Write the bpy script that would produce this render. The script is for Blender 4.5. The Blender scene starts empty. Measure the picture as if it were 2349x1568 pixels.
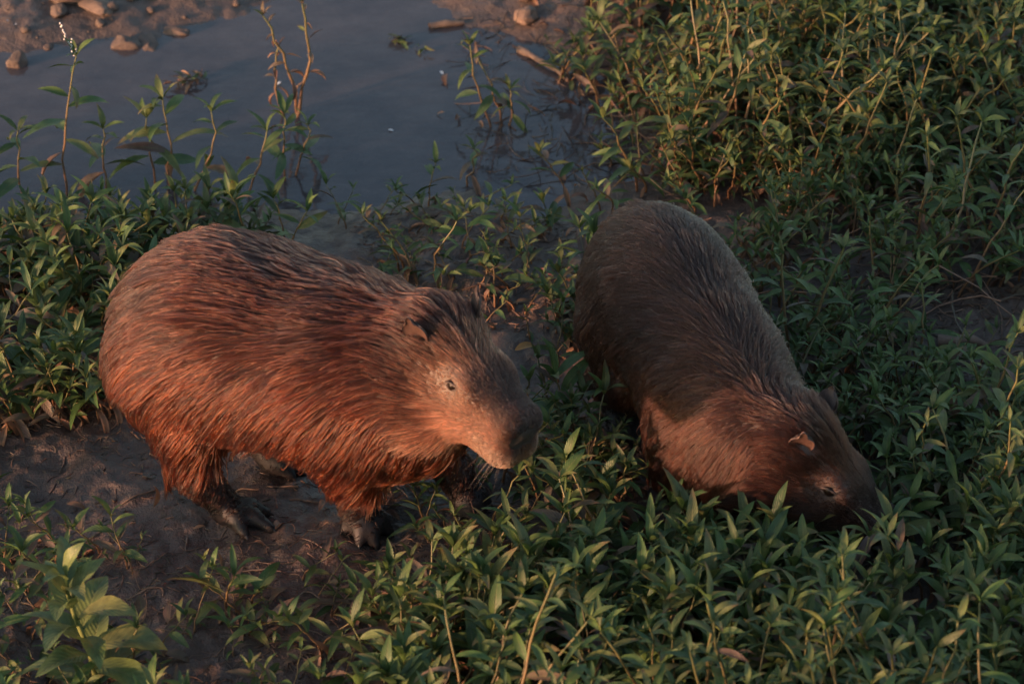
import bpy, math, time
import numpy as np
from mathutils import Vector, Matrix, kdtree
T0 = time.time()
scene = bpy.context.scene
COL = scene.collection
rng = np.random.default_rng(11)

# ------------------------------------------------------------------ camera, sky, sun, exposure
PITCH = math.radians(35.0); DIST = 6.53
CAM = np.array([0.0, -DIST * math.cos(PITCH), DIST * math.sin(PITCH)])
cam_d = bpy.data.cameras.new("camera"); cam = bpy.data.objects.new("camera", cam_d); COL.objects.link(cam)
cam.location = CAM; cam.rotation_euler = (math.pi / 2 - PITCH, 0, 0)
cam_d.lens = 100; cam_d.sensor_width = 36; cam_d.clip_start = 0.05; cam_d.clip_end = 400
cam_d.dof.use_dof = True; cam_d.dof.focus_distance = 6.15; cam_d.dof.aperture_fstop = 4.0
scene.camera = cam

SUN_AZ = math.radians(211.5)     # direction towards the sun, measured from +X counter-clockwise
SUN_EL = math.radians(7.0)
sun_dir = Vector((math.cos(SUN_AZ) * math.cos(SUN_EL), math.sin(SUN_AZ) * math.cos(SUN_EL), math.sin(SUN_EL)))
world = bpy.data.worlds.new("World"); scene.world = world; world.use_nodes = True
wn = world.node_tree.nodes; wl = world.node_tree.links
sky = wn.new("ShaderNodeTexSky"); sky.sky_type = 'NISHITA'; sky.sun_disc = False
sky.sun_elevation = SUN_EL; sky.sun_rotation = math.pi / 2 - SUN_AZ
sky.air_density = 1.0; sky.dust_density = 1.9; sky.ozone_density = 1.1
wn["Background"].inputs["Strength"].default_value = 0.15
wl.new(sky.outputs[0], wn["Background"].inputs["Color"])
sun_l = bpy.data.lights.new("sun", 'SUN'); sun_l.energy = 3.3; sun_l.angle = math.radians(2.5)
sun_l.color = (1.0, 0.52, 0.33)
sun = bpy.data.objects.new("sun", sun_l); COL.objects.link(sun)
sun.rotation_euler = sun_dir.to_track_quat('Z', 'Y').to_euler()
scene.view_settings.view_transform = 'Standard'; scene.view_settings.look = 'None'
scene.view_settings.exposure = 1.62; scene.view_settings.gamma = 1.0

# pixel of the photograph (at 2349 x 1568) -> point at height z
FWD = np.array([0, math.cos(PITCH), -math.sin(PITCH)]); RGT = np.array([1.0, 0, 0]); UPV = np.cross(RGT, FWD)
FPX = 100 / 36 * 2349
def px(u, v, z=0.0):
    d = FWD * FPX + RGT * (u - 1174.5) + UPV * (784 - v)
    return CAM + d * ((z - CAM[2]) / d[2])
def pr(p):
    q = np.asarray(p, float) - CAM
    w = q @ FWD
    return 1174.5 + FPX * (q @ RGT) / w, 784 - FPX * (q @ UPV) / w

# ------------------------------------------------------------------ helpers
def tag(o, label=None, cat=None, group=None, kind=None):
    if label: o["label"] = label
    if cat: o["category"] = cat
    if group: o["group"] = group
    if kind: o["kind"] = kind
    return o
def empty(name, loc=(0, 0, 0), rz=0.0):
    o = bpy.data.objects.new(name, None); COL.objects.link(o)
    o.location = loc; o.rotation_euler = (0, 0, rz); o.empty_display_size = 0.1
    return o
def mesh_np(name, v, f, mat=None, smooth=True, tint=None, uv=None):
    """v (n,3); f (m,k) int array of tris or quads; tint (n,3) per vertex; uv (n,2) per vertex"""
    me = bpy.data.meshes.new(name)
    v = np.asarray(v, np.float32); f = np.asarray(f, np.int32); k = f.shape[1]
    me.vertices.add(len(v)); me.vertices.foreach_set("co", v.ravel())
    me.loops.add(f.size); me.loops.foreach_set("vertex_index", f.ravel())
    me.polygons.add(len(f)); me.polygons.foreach_set("loop_start", np.arange(0, f.size, k, dtype=np.int32))
    me.polygons.foreach_set("use_smooth", np.full(len(f), smooth))
    if tint is not None:
        a = me.attributes.new("tint", 'FLOAT_COLOR', 'POINT')
        a.data.foreach_set("color", np.c_[tint, np.ones(len(v))].astype(np.float32).ravel())
    if uv is not None:
        u = me.uv_layers.new(name="UVMap")
        u.data.foreach_set("uv", np.asarray(uv, np.float32)[f.ravel()].ravel())
    if mat: me.materials.append(mat)
    me.update(calc_edges=True); me.validate()
    return me
def link(name, me, parent=None, loc=None):
    o = bpy.data.objects.new(name, me); COL.objects.link(o)
    if parent is not None: o.parent = parent
    if loc is not None: o.location = loc
    return o
def norm(a): 
    a = np.asarray(a, float); return a / (np.linalg.norm(a, axis=-1, keepdims=True) + 1e-12)
def sstep(a, b, x): 
    t = np.clip((x - a) / (b - a), 0, 1); return t * t * (3 - 2 * t)
_pt = np.random.default_rng(5).random((64, 64, 64)).astype(np.float32)
def noise3(p):
    p = np.asarray(p, float); i = np.floor(p).astype(int); f = p - i; f = f * f * (3 - 2 * f)
    r = 0
    for a in (0, 1):
        for b in (0, 1):
            for c in (0, 1):
                w = (f[..., 0] if a else 1 - f[..., 0]) * (f[..., 1] if b else 1 - f[..., 1]) * (f[..., 2] if c else 1 - f[..., 2])
                r = r + w * _pt[(i[..., 0] + a) % 64, (i[..., 1] + b) % 64, (i[..., 2] + c) % 64]
    return r * 2 - 1
def fbm(p, o=4, g=0.5):
    p = np.asarray(p, float); s = 0; a = 1
    for k in range(o): s = s + a * noise3(p * 2 ** k + 17.3 * k); a *= g
    return s
def inpoly(x, y, poly):
    x = np.asarray(x); c = np.zeros(x.shape, bool); n = len(poly)
    for i in range(n):
        x0, y0 = poly[i]; x1, y1 = poly[(i + 1) % n]
        if y0 == y1: continue
        m = ((y0 > y) != (y1 > y)) & (x < (x1 - x0) * (y - y0) / (y1 - y0) + x0); c ^= m
    return c
def polydist(x, y, poly):
    """signed distance, negative inside"""
    d = np.full(np.shape(x), 1e9); n = len(poly)
    for i in range(n):
        a = poly[i]; b = poly[(i + 1) % n]; ex, ey = b[0] - a[0], b[1] - a[1]
        t = np.clip(((x - a[0]) * ex + (y - a[1]) * ey) / (ex * ex + ey * ey + 1e-12), 0, 1)
        d = np.minimum(d, np.hypot(x - a[0] - t * ex, y - a[1] - t * ey))
    return np.where(inpoly(x, y, poly), -d, d)

# node helper
class NT:
    def __init__(s, name):
        s.m = bpy.data.materials.new(name); s.m.use_nodes = True; s.n = s.m.node_tree.nodes; s.l = s.m.node_tree.links
        s.out = s.n["Material Output"]; s.b = s.n["Principled BSDF"]
    def add(s, t, **kw):
        n = s.n.new(t)
        for k, v in kw.items():
            if k.startswith("i_"):
                n.inputs[k[2:].replace("_", " ")].default_value = v
            else: setattr(n, k, v)
        return n
    def mix(s, fac, a, b, mode='MIX'):
        n = s.n.new("ShaderNodeMix"); n.data_type = 'RGBA'; n.blend_type = mode
        for sock, val in ((n.inputs[0], fac), (n.inputs[6], a), (n.inputs[7], b)):
            if hasattr(val, "is_linked"): s.l.new(val, sock)
            else: sock.default_value = val if not isinstance(val, tuple) else (*val, 1)[:4]
        return n.outputs[2]
    def ramp(s, src, stops):
        n = s.n.new("ShaderNodeValToRGB"); e = n.color_ramp.elements
        while len(e) < len(stops): e.new(0.5)
        for q, (p, c) in zip(e, stops): q.position = p; q.color = (*c, 1) if len(c) == 3 else c
        s.l.new(src, n.inputs[0]); return n.outputs[0]
    def noise(s, scale, detail=4, rough=0.55, vec=None):
        n = s.add("ShaderNodeTexNoise"); n.inputs["Scale"].default_value = scale
        n.inputs["Detail"].default_value = detail; n.inputs["Roughness"].default_value = rough
        if vec is not None: s.l.new(vec, n.inputs["Vector"])
        return n.outputs["Fac"]
    def pos(s): return s.add("ShaderNodeNewGeometry").outputs["Position"]
    def bump(s, h, strength=0.5, dist=0.01):
        n = s.add("ShaderNodeBump"); n.inputs["Strength"].default_value = strength; n.inputs["Distance"].default_value = dist
        s.l.new(h, n.inputs["Height"]); return n.outputs[0]
    def math(s, op, a, b=0.0):
        n = s.add("ShaderNodeMath", operation=op)
        for q, v in zip(n.inputs, (a, b)):
            if hasattr(v, "is_linked"): s.l.new(v, q)
            else: q.default_value = v
        return n.outputs[0]

# ------------------------------------------------------------------ materials
def mat_mud():
    t = NT("wet_mud"); P = t.pos()
    n1 = t.noise(3.0, 6, 0.6, P); n2 = t.noise(28, 5, 0.65, P); n3 = t.noise(160, 3, 0.6, P)
    c = t.ramp(n1, [(0.3, (0.070, 0.049, 0.040)), (0.7, (0.125, 0.088, 0.071))])
    c = t.mix(t.math('MULTIPLY', n2, 0.55), c, (0.040, 0.029, 0.025))
    c = t.mix(t.ramp(n3, [(0.55, (0, 0, 0)), (0.75, (0.5, 0.5, 0.5))]), c, (0.15, 0.11, 0.085))
    t.l.new(c, t.b.inputs["Base Color"])
    r = t.ramp(n2, [(0.3, (0.38, 0.38, 0.38)), (0.75, (0.8, 0.8, 0.8))]); t.l.new(r, t.b.inputs["Roughness"])
    h = t.math('ADD', t.math('MULTIPLY', n2, 1.0), t.math('MULTIPLY', n3, 0.35))
    t.l.new(t.bump(h, 0.9, 0.012), t.b.inputs["Normal"]); t.b.inputs["Specular IOR Level"].default_value = 0.45
    return t.m
def mat_water():
    t = NT("murky_water"); P = t.pos()
    m = t.add("ShaderNodeMapping"); m.inputs["Scale"].default_value = (1.0, 2.4, 1.0); t.l.new(P, m.inputs[0])
    w1 = t.noise(9, 3, 0.5, m.outputs[0]); w2 = t.noise(38, 2, 0.5, m.outputs[0])
    h = t.math('ADD', w1, t.math('MULTIPLY', w2, 0.25)); nrm = t.bump(h, 0.06, 0.02)
    scum = t.noise(55, 5, 0.7, P); silt = t.noise(7, 6, 0.7, P)
    dif = t.add("ShaderNodeBsdfDiffuse"); 
    t.l.new(t.ramp(silt, [(0.3, (0.075, 0.070, 0.082)), (0.7, (0.150, 0.132, 0.136))]), dif.inputs["Color"])
    tr = t.add("ShaderNodeBsdfTransparent"); tr.inputs[0].default_value = (0.72, 0.62, 0.50, 1)
    mx = t.add("ShaderNodeMixShader"); mx.inputs[0].default_value = 0.48
    t.l.new(tr.outputs[0], mx.inputs[1]); t.l.new(dif.outputs[0], mx.inputs[2])
    gl = t.add("ShaderNodeBsdfGlossy"); gl.inputs["Roughness"].default_value = 0.03; t.l.new(nrm, gl.inputs["Normal"])
    fr = t.add("ShaderNodeFresnel"); fr.inputs[0].default_value = 1.42; t.l.new(nrm, fr.inputs["Normal"])
    m2 = t.add("ShaderNodeMixShader"); t.l.new(fr.outputs[0], m2.inputs[0])
    t.l.new(mx.outputs[0], m2.inputs[1]); t.l.new(gl.outputs[0], m2.inputs[2])
    sc = t.add("ShaderNodeBsdfDiffuse"); sc.inputs[0].default_value = (0.22, 0.19, 0.16, 1)
    m3 = t.add("ShaderNodeMixShader"); t.l.new(t.ramp(scum, [(0.60, (0, 0, 0)), (0.74, (0.34, 0.34, 0.34))]), m3.inputs[0])
    t.l.new(m2.outputs[0], m3.inputs[1]); t.l.new(sc.outputs[0], m3.inputs[2])
    t.l.new(m3.outputs[0], t.out.inputs[0]); t.n.remove(t.b)
    return t.m
def mat_leaf():
    t = NT("leaf"); a = t.add("ShaderNodeAttribute", attribute_name="tint").outputs["Color"]
    uv = t.add("ShaderNodeUVMap").outputs[0]; sp = t.add("ShaderNodeSeparateXYZ"); t.l.new(uv, sp.inputs[0])
    av = t.math('ABSOLUTE', sp.outputs[1])
    rib = t.ramp(av, [(0.0, (1, 1, 1)), (0.14, (0, 0, 0))])
    P = t.pos(); n = t.noise(45, 4, 0.6, P)
    c = t.mix(t.math('MULTIPLY', rib, 0.5), a, (0.16, 0.17, 0.07))
    c = t.mix(0.75, c, t.ramp(n, [(0.25, (0.45, 0.45, 0.45)), (0.75, (1.25, 1.2, 1.1))]), 'MULTIPLY')
    ph = t.math('SUBTRACT', t.math('MULTIPLY', sp.outputs[0], 70), t.math('MULTIPLY', av, 16))
    vein = t.math('SINE', ph)
    hb = t.math('ADD', t.math('MULTIPLY', vein, 0.35), t.math('MULTIPLY', rib, -0.8))
    t.l.new(c, t.b.inputs["Base Color"]); t.b.inputs["Roughness"].default_value = 0.46
    t.b.inputs["Specular IOR Level"].default_value = 0.35
    t.l.new(t.bump(hb, 0.35, 0.002), t.b.inputs["Normal"])
    tl = t.add("ShaderNodeBsdfTranslucent"); t.l.new(c, tl.inputs[0])
    mx = t.add("ShaderNodeMixShader"); mx.inputs[0].default_value = 0.22
    t.l.new(t.b.outputs[0], mx.inputs[1]); t.l.new(tl.outputs[0], mx.inputs[2]); t.l.new(mx.outputs[0], t.out.inputs[0])
    return t.m
def mat_simple(name, c0, c1, scale, rough=0.7, bump=0.5, dist=0.004, spec=0.4):
    t = NT(name); o = t.add("ShaderNodeTexCoord").outputs["Object"]; n = t.noise(scale, 5, 0.65, o); n2 = t.noise(scale * 5, 4, 0.6, o)
    t.l.new(t.mix(t.math('MULTIPLY', n2, 0.4), t.ramp(n, [(0.3, c0), (0.7, c1)]), c0), t.b.inputs["Base Color"])
    t.b.inputs["Roughness"].default_value = rough; t.b.inputs["Specular IOR Level"].default_value = spec
    t.l.new(t.bump(t.math('ADD', n, t.math('MULTIPLY', n2, 0.4)), bump, dist), t.b.inputs["Normal"])
    return t.m
def mat_stem():
    t = NT("stem"); a = t.add("ShaderNodeAttribute", attribute_name="tint").outputs["Color"]
    n = t.noise(60, 3, 0.6, t.pos())
    t.l.new(t.mix(0.6, a, t.ramp(n, [(0.3, (0.55, 0.5, 0.5)), (0.7, (1.2, 1.15, 1.1))]), 'MULTIPLY'), t.b.inputs["Base Color"])
    t.b.inputs["Roughness"].default_value = 0.5; return t.m
def mat_skin():
    t = NT("animal_skin"); a = t.add("ShaderNodeAttribute", attribute_name="tint").outputs["Color"]
    P = t.pos(); n = t.noise(120, 4, 0.6, P); n2 = t.noise(420, 3, 0.6, P)
    t.l.new(t.mix(0.6, a, t.ramp(n, [(0.3, (0.6, 0.6, 0.6)), (0.7, (1.2, 1.2, 1.2))]), 'MULTIPLY'), t.b.inputs["Base Color"])
    t.b.inputs["Roughness"].default_value = 0.5; t.b.inputs["Specular IOR Level"].default_value = 0.4
    t.l.new(t.bump(t.math('ADD', n, n2), 0.5, 0.002), t.b.inputs["Normal"]); return t.m
def mat_fur():
    t = NT("fur"); a = t.add("ShaderNodeAttribute", attribute_name="hcol").outputs["Color"]
    hi = t.add("ShaderNodeHairInfo")
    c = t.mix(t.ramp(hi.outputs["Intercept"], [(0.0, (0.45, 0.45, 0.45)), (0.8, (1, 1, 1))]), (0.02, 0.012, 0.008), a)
    h = t.add("ShaderNodeBsdfHairPrincipled"); h.parametrization = 'COLOR'
    t.l.new(c, h.inputs["Color"]); h.inputs["Roughness"].default_value = 0.38; h.inputs["Radial Roughness"].default_value = 0.45
    h.inputs["Coat"].default_value = 0.0; h.inputs["IOR"].default_value = 1.38; h.inputs["Random Roughness"].default_value = 0.3
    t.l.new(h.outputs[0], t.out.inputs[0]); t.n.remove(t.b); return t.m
def mat_plain(name, c, rough, spec=0.5, coat=0.0):
    t = NT(name); n = t.noise(90, 3, 0.6, t.pos())
    t.l.new(t.mix(0.5, c, t.ramp(n, [(0.3, (0.6, 0.6, 0.6)), (0.7, (1.25, 1.25, 1.25))]), 'MULTIPLY'), t.b.inputs["Base Color"])
    t.b.inputs["Roughness"].default_value = rough; t.b.inputs["Specular IOR Level"].default_value = spec
    t.b.inputs["Coat Weight"].default_value = coat; return t.m
M_MUD = mat_mud(); M_WATER = mat_water(); M_LEAF = mat_leaf(); M_STEM = mat_stem(); M_SKIN = mat_skin(); M_FUR = mat_fur()
M_STONE = mat_simple("stone", (0.060, 0.044, 0.037), (0.135, 0.095, 0.075), 30, 0.8, 0.8, 0.006)
M_TWIG = mat_simple("dead_wood", (0.09, 0.06, 0.045), (0.22, 0.15, 0.11), 40, 0.8, 0.7, 0.003)
M_EYE = mat_plain("eye", (0.008, 0.005, 0.004), 0.30, 0.12, 0.0)
M_CLAW = mat_plain("claw", (0.03, 0.026, 0.025), 0.4)
M_WHITE = mat_plain("white_flower", (0.62, 0.58, 0.56), 0.7)

# ------------------------------------------------------------------ terrain
WZ = -0.055                                   # water level
POND = [tuple(px(u, v, WZ)[:2]) for u, v in [(-700, 480), (-200, 510), (60, 520), (260, 515), (420, 500), (600, 475), (740, 470), (860, 462), (960, 442),
        (1080, 424), (1130, 455), (1230, 470), (1330, 425), (1440, 400), (1480, 330), (1400, 230), (1300, 160), (1240, 120), (1150, 85), (1040, 62),
        (960, 20), (900, -60), (780, -70), (690, -2), (560, 28), (430, 66), (330, 88), (220, 92), (120, 118), (0, 128), (-200, 150), (-700, 170)]]
MARSH = [tuple(px(u, v, WZ)[:2]) for u, v in [(1440, 330), (1640, 330), (1800, 420), (2349, 470), (2900, 420), (2900, -200), (1350, -200), (1500, 40), (1380, 120)]]
WETL = [tuple(px(u, v, WZ)[:2]) for u, v in [(-400, 500), (240, 505), (300, 560), (200, 640), (150, 760), (290, 900), (330, 950), (200, 965), (60, 900), (-100, 880), (-400, 860)]]
def ground_h(x, y):
    x = np.asarray(x, float); y = np.asarray(y, float); z0 = np.zeros_like(x)
    pd = polydist(x, y, POND) + 0.025 * noise3(np.stack([x * 9, y * 9, z0], -1)) + 0.012 * noise3(np.stack([x * 31, y * 31, z0], -1))
    h = 0.018 * fbm(np.stack([x * 2.2, y * 2.2, z0 + 3.3], -1), 3)
    mp = np.stack([x, y, z0], -1)
    h = h + 0.012 * fbm(mp * 11 + 5, 3) + 0.0065 * fbm(mp * 42 + 9, 3, 0.6)
    shore = sstep(-0.02, 0.12, pd) ; far = sstep(0.0, 0.35, pd)
    h = np.where(pd > 0, WZ - 0.004 + (0.02 * shore + (0.038) * far) + h * (0.35 + 0.65 * far), h * 0.3 + WZ - 0.004 - 0.05 * sstep(0, 0.25, -pd))
    md = polydist(x, y, MARSH); wm = 1 - sstep(-0.15, 0.1, md)
    h = h * (1 - wm) + wm * np.where(pd > 0, WZ - 0.005 + 0.05 * noise3(mp * 5.5 + 2) + 0.01 * fbm(mp * 20, 2), h)
    ld = polydist(x, y, WETL); wl_ = 1 - sstep(-0.1, 0.05, ld)
    h = h * (1 - wl_) + wl_ * np.where(pd > 0, WZ - 0.008 + 0.03 * noise3(mp * 6.5 + 8) + 0.01 * fbm(mp * 20, 2), h)
    return h
def axis(a, b, fine, far):
    n = int(round((b - a) / fine)); c = np.linspace(a, b, n + 1)
    ext = []; s = fine; q = b
    while q < far: s *= 1.35; q += s; ext.append(q)
    ext = np.array(ext)
    return np.concatenate([(a - (ext - b))[::-1], c, ext])
gx = axis(-1.9, 1.9, 0.0105, 60); gy = axis(-1.5, 2.3, 0.0105, 60)
X, Y = np.meshgrid(gx, gy); Z = ground_h(X, Y)
nx = len(gx); ny = len(gy); idx = np.arange(nx * ny).reshape(ny, nx)
q = np.stack([idx[:-1, :-1], idx[:-1, 1:], idx[1:, 1:], idx[1:, :-1]], -1).reshape(-1, 4)
o = link("ground", mesh_np("ground", np.stack([X, Y, Z], -1).reshape(-1, 3), q, M_MUD)); tag(o, "dark wet mud bank", kind="structure")
wx = np.array([-60, -3, 3, 60.]); wy = np.array([-60, -0.75, 3.2, 60.])
Xw, Yw = np.meshgrid([-6, -3, 0, 3, 6.], [-0.75, 0.5, 1.5, 2.6, 4.5])
iw = np.arange(25).reshape(5, 5); qw = np.stack([iw[:-1, :-1], iw[:-1, 1:], iw[1:, 1:], iw[1:, :-1]], -1).reshape(-1, 4)
o = link("water", mesh_np("water", np.stack([Xw, Yw, np.full_like(Xw, WZ)], -1).reshape(-1, 3), qw, M_WATER)); tag(o, "still murky puddle water", kind="structure")

# ------------------------------------------------------------------ animals: signed-distance bodies meshed by surface nets
class Field:
    def __init__(s, lo, hi, h):
        s.lo = np.array(lo, float); s.h = h; s.n = np.ceil((np.array(hi) - s.lo) / h).astype(int) + 1
        s.d = np.full(s.n, 0.3, np.float32)
    def box(s, lo, hi):
        a = np.clip(np.floor((np.array(lo) - s.lo) / s.h).astype(int), 0, s.n); b = np.clip(np.ceil((np.array(hi) - s.lo) / s.h).astype(int) + 1, 0, s.n)
        sl = tuple(slice(i, j) for i, j in zip(a, b))
        g = np.meshgrid(*[s.lo[k] + s.h * np.arange(a[k], b[k]) for k in range(3)], indexing='ij')
        return sl, np.stack(g, -1)
    def put(s, sl, d, k, neg=False):
        D = s.d[sl]
        if neg:
            d = -d; hh = np.clip(0.5 - 0.5 * (D - d) / k, 0, 1); s.d[sl] = D + (d - D) * hh + k * hh * (1 - hh)
        else:
            hh = np.clip(0.5 + 0.5 * (d - D) / k, 0, 1); s.d[sl] = d + (D - d) * hh - k * hh * (1 - hh)
    def ell(s, c, r, R=None, k=0.04, neg=False):
        c = np.array(c, float); r = np.array(r, float); m = max(r) + 0.07
        sl, g = s.box(c - m, c + m); p = g - c
        if R is not None: p = p @ np.asarray(R).T      # rows of R are the local axes
        k0 = np.linalg.norm(p / r, axis=-1); k1 = np.linalg.norm(p / r ** 2, axis=-1) + 1e-9
        s.put(sl, k0 * (k0 - 1) / k1, k, neg)
    def cone(s, a, b, ra, rb, k=0.02, neg=False):
        a = np.array(a, float); b = np.array(b, float); m = max(ra, rb) + 0.07
        sl, g = s.box(np.minimum(a, b) - m, np.maximum(a, b) + m); e = b - a
        t = np.clip(((g - a) @ e) / (e @ e + 1e-12), 0, 1)
        s.put(sl, np.linalg.norm(g - a - t[..., None] * e, axis=-1) - (ra + (rb - ra) * t), k, neg)
    def chain(s, pts, k=0.02):
        for (p, r), (p2, r2) in zip(pts[:-1], pts[1:]): s.cone(p, p2, r, r2, k)
    def rbox(s, c, half, rad, R=None, k=0.03):
        c = np.array(c, float); m = np.linalg.norm(half) + 0.07
        sl, g = s.box(c - m, c + m); p = g - c
        if R is not None: p = p @ np.asarray(R).T
        qv = np.abs(p) - (np.array(half) - rad)
        s.put(sl, np.linalg.norm(np.maximum(qv, 0), axis=-1) + np.minimum(qv.max(-1), 0) - rad, k)
    def smp(s, p):
        f = (np.asarray(p) - s.lo) / s.h; f = np.clip(f, 0, np.array(s.n) - 1.001); i = f.astype(int); f = f - i
        x, y, z = i[..., 0], i[..., 1], i[..., 2]; fx, fy, fz = f[..., 0], f[..., 1], f[..., 2]; d = s.d
        c0 = (d[x, y, z] * (1 - fx) + d[x + 1, y, z] * fx) * (1 - fy) + (d[x, y + 1, z] * (1 - fx) + d[x + 1, y + 1, z] * fx) * fy
        z = z + 1
        c1 = (d[x, y, z] * (1 - fx) + d[x + 1, y, z] * fx) * (1 - fy) + (d[x, y + 1, z] * (1 - fx) + d[x + 1, y + 1, z] * fx) * fy
        return c0 * (1 - fz) + c1 * fz
    def grad(s, p, e=0.009):
        g = np.stack([s.smp(p + v) - s.smp(p - v) for v in np.eye(3) * e], -1)
        return norm(g)
    def mesh(s):
        d = s.d; nx, ny, nz = d.shape; ins = d < 0
        cnt = np.zeros((nx - 1, ny - 1, nz - 1), np.int8)
        for a in (0, 1):
            for b in (0, 1):
                for c in (0, 1): cnt += ins[a:nx - 1 + a, b:ny - 1 + b, c:nz - 1 + c]
        act = (cnt > 0) & (cnt < 8); ids = np.full(act.shape, -1, np.int64); cells = np.argwhere(act); ids[act] = np.arange(len(cells))
        acc = np.zeros((len(cells), 3)); w = np.zeros(len(cells))
        off = np.array([[a, b, c] for a in (0, 1) for b in (0, 1) for c in (0, 1)])
        for i in range(8):
            for j in range(i + 1, 8):
                if np.abs(off[i] - off[j]).sum() != 1: continue
                A = cells + off[i]; B = cells + off[j]; da = d[A[:, 0], A[:, 1], A[:, 2]]; db = d[B[:, 0], B[:, 1], B[:, 2]]
                m = (da < 0) != (db < 0); t = np.where(m, da / np.where(m, da - db, 1), 0)[:, None]
                acc += np.where(m[:, None], A + (B - A) * t, 0); w += m
        v = s.lo + s.h * acc / w[:, None]
        quads = []
        for ax in range(3):
            sh = [slice(None)] * 3; s0 = list(sh); s1 = list(sh); s0[ax] = slice(0, -1); s1[ax] = slice(1, None)
            cr = ins[tuple(s0)] != ins[tuple(s1)]; e = np.argwhere(cr); flip = ins[tuple(s0)][cr]
            u, w2 = [(1, 2), (2, 0), (0, 1)][ax]
            ok = (e[:, u] > 0) & (e[:, w2] > 0) & (e[:, u] < d.shape[u] - 1) & (e[:, w2] < d.shape[w2] - 1); e = e[ok]; flip = flip[ok]
            cs = []
            for du, dv in ((-1, -1), (0, -1), (0, 0), (-1, 0)):
                c = e.copy(); c[:, u] += du; c[:, w2] += dv; cs.append(ids[c[:, 0], c[:, 1], c[:, 2]])
            qd = np.stack(cs, -1); qd[~flip] = qd[~flip][:, ::-1]; quads.append(qd)
        return v, np.concatenate(quads)

def rotm(heading, pitch, roll=0.0):
    """rows: forward, left, up"""
    f = np.array([math.cos(heading) * math.cos(pitch), math.sin(heading) * math.cos(pitch), -math.sin(pitch)])
    l = np.array([-math.sin(heading), math.cos(heading), 0]); u = np.cross(f, l)
    c, s_ = math.cos(roll), math.sin(roll)
    return np.array([f, l * c + u * s_, u * c - l * s_])

class Frame:
    def __init__(s, O, deg):
        s.O = np.array([O[0], O[1], 0.0]); a = math.radians(deg); s.a = a
        s.h = np.array([math.cos(a), math.sin(a), 0]); s.l = np.array([-math.sin(a), math.cos(a), 0])
    def loc(s, w): w = np.asarray(w) - s.O; return np.stack([w @ s.h, w @ s.l, w[..., 2]], -1)
    def px(s, u, v, z): return s.loc(px(u, v, z))
    def wld(s, p): p = np.asarray(p); return s.O + p[..., :1] * s.h + p[..., 1:2] * s.l + p[..., 2:] * np.array([0, 0, 1.0])

def head_prims(F, H, R, S=1.0, fat=1.0):
    g = lambda x, y, z: H + S * (x * R[0] + y * R[1] + z * R[2])
    class W:                                    # the field with every size scaled by S
        ell = staticmethod(lambda c, r, R_, k, neg=False: Fo.ell(c, np.array(r) * S, R_, k * S, neg))
        cone = staticmethod(lambda a, b, ra, rb, k, neg=False: Fo.cone(a, b, ra * S, rb * S, k * S, neg))
        rbox = staticmethod(lambda c, h_, r_, R_, k: Fo.rbox(c, np.array(h_) * S, r_ * S, R_, k * S))
    Fo = F; F = W
    F.ell(g(-0.02, 0, -0.055), (0.11, 0.082 * fat, 0.088), R, 0.05)
    F.ell(g(0.07, 0, -0.055), (0.13, 0.072, 0.078), R, 0.04)
    for s_ in (1, -1):
        F.ell(g(0.045, 0.042 * s_, -0.105), (0.105, 0.050 * fat, 0.062), R, 0.04)
        F.ell(g(0.108, 0.052 * s_, -0.014), (0.042, 0.022, 0.024), R, 0.02)
    F.rbox(g(0.190, 0, -0.074), (0.084, 0.058, 0.070), 0.036, R, 0.05)
    F.ell(g(0.252, 0, -0.036), (0.034, 0.053, 0.036), R, 0.025)
    for s_ in (1, -1): F.ell(g(0.244, 0.024 * s_, -0.110), (0.043, 0.037, 0.038), R, 0.02)
    F.ell(g(0.195, 0, -0.148), (0.075, 0.043, 0.030), R, 0.025)
    F.ell(g(0.09, 0, -0.135), (0.110, 0.058, 0.050), R, 0.04)
    for s_ in (1, -1):
        F.ell(g(0.284, 0.031 * s_, -0.042), (0.014, 0.011, 0.007), R, 0.008, neg=True)
        F.ell(g(0.102, 0.082 * s_, -0.022), (0.020, 0.013, 0.012), R, 0.010, neg=True)
    F.ell(g(0.294, 0, -0.090), (0.018, 0.004, 0.034), R, 0.008, neg=True)
    for s_ in (1, -1): F.cone(g(0.284, 0.015 * s_, -0.136), g(0.17, 0.070 * s_, -0.132), 0.0045, 0.0045, 0.008, neg=True)
    return g

def toe_chain(F, base, tip, r0, r1):
    base = np.array(base, float); tip = np.array(tip, float); mid = base * 0.45 + tip * 0.55 + np.array([0, 0, 0.010])
    F.chain([(base, r0), (mid, (r0 + r1) * 0.52), (tip, r1)], 0.010)

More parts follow.
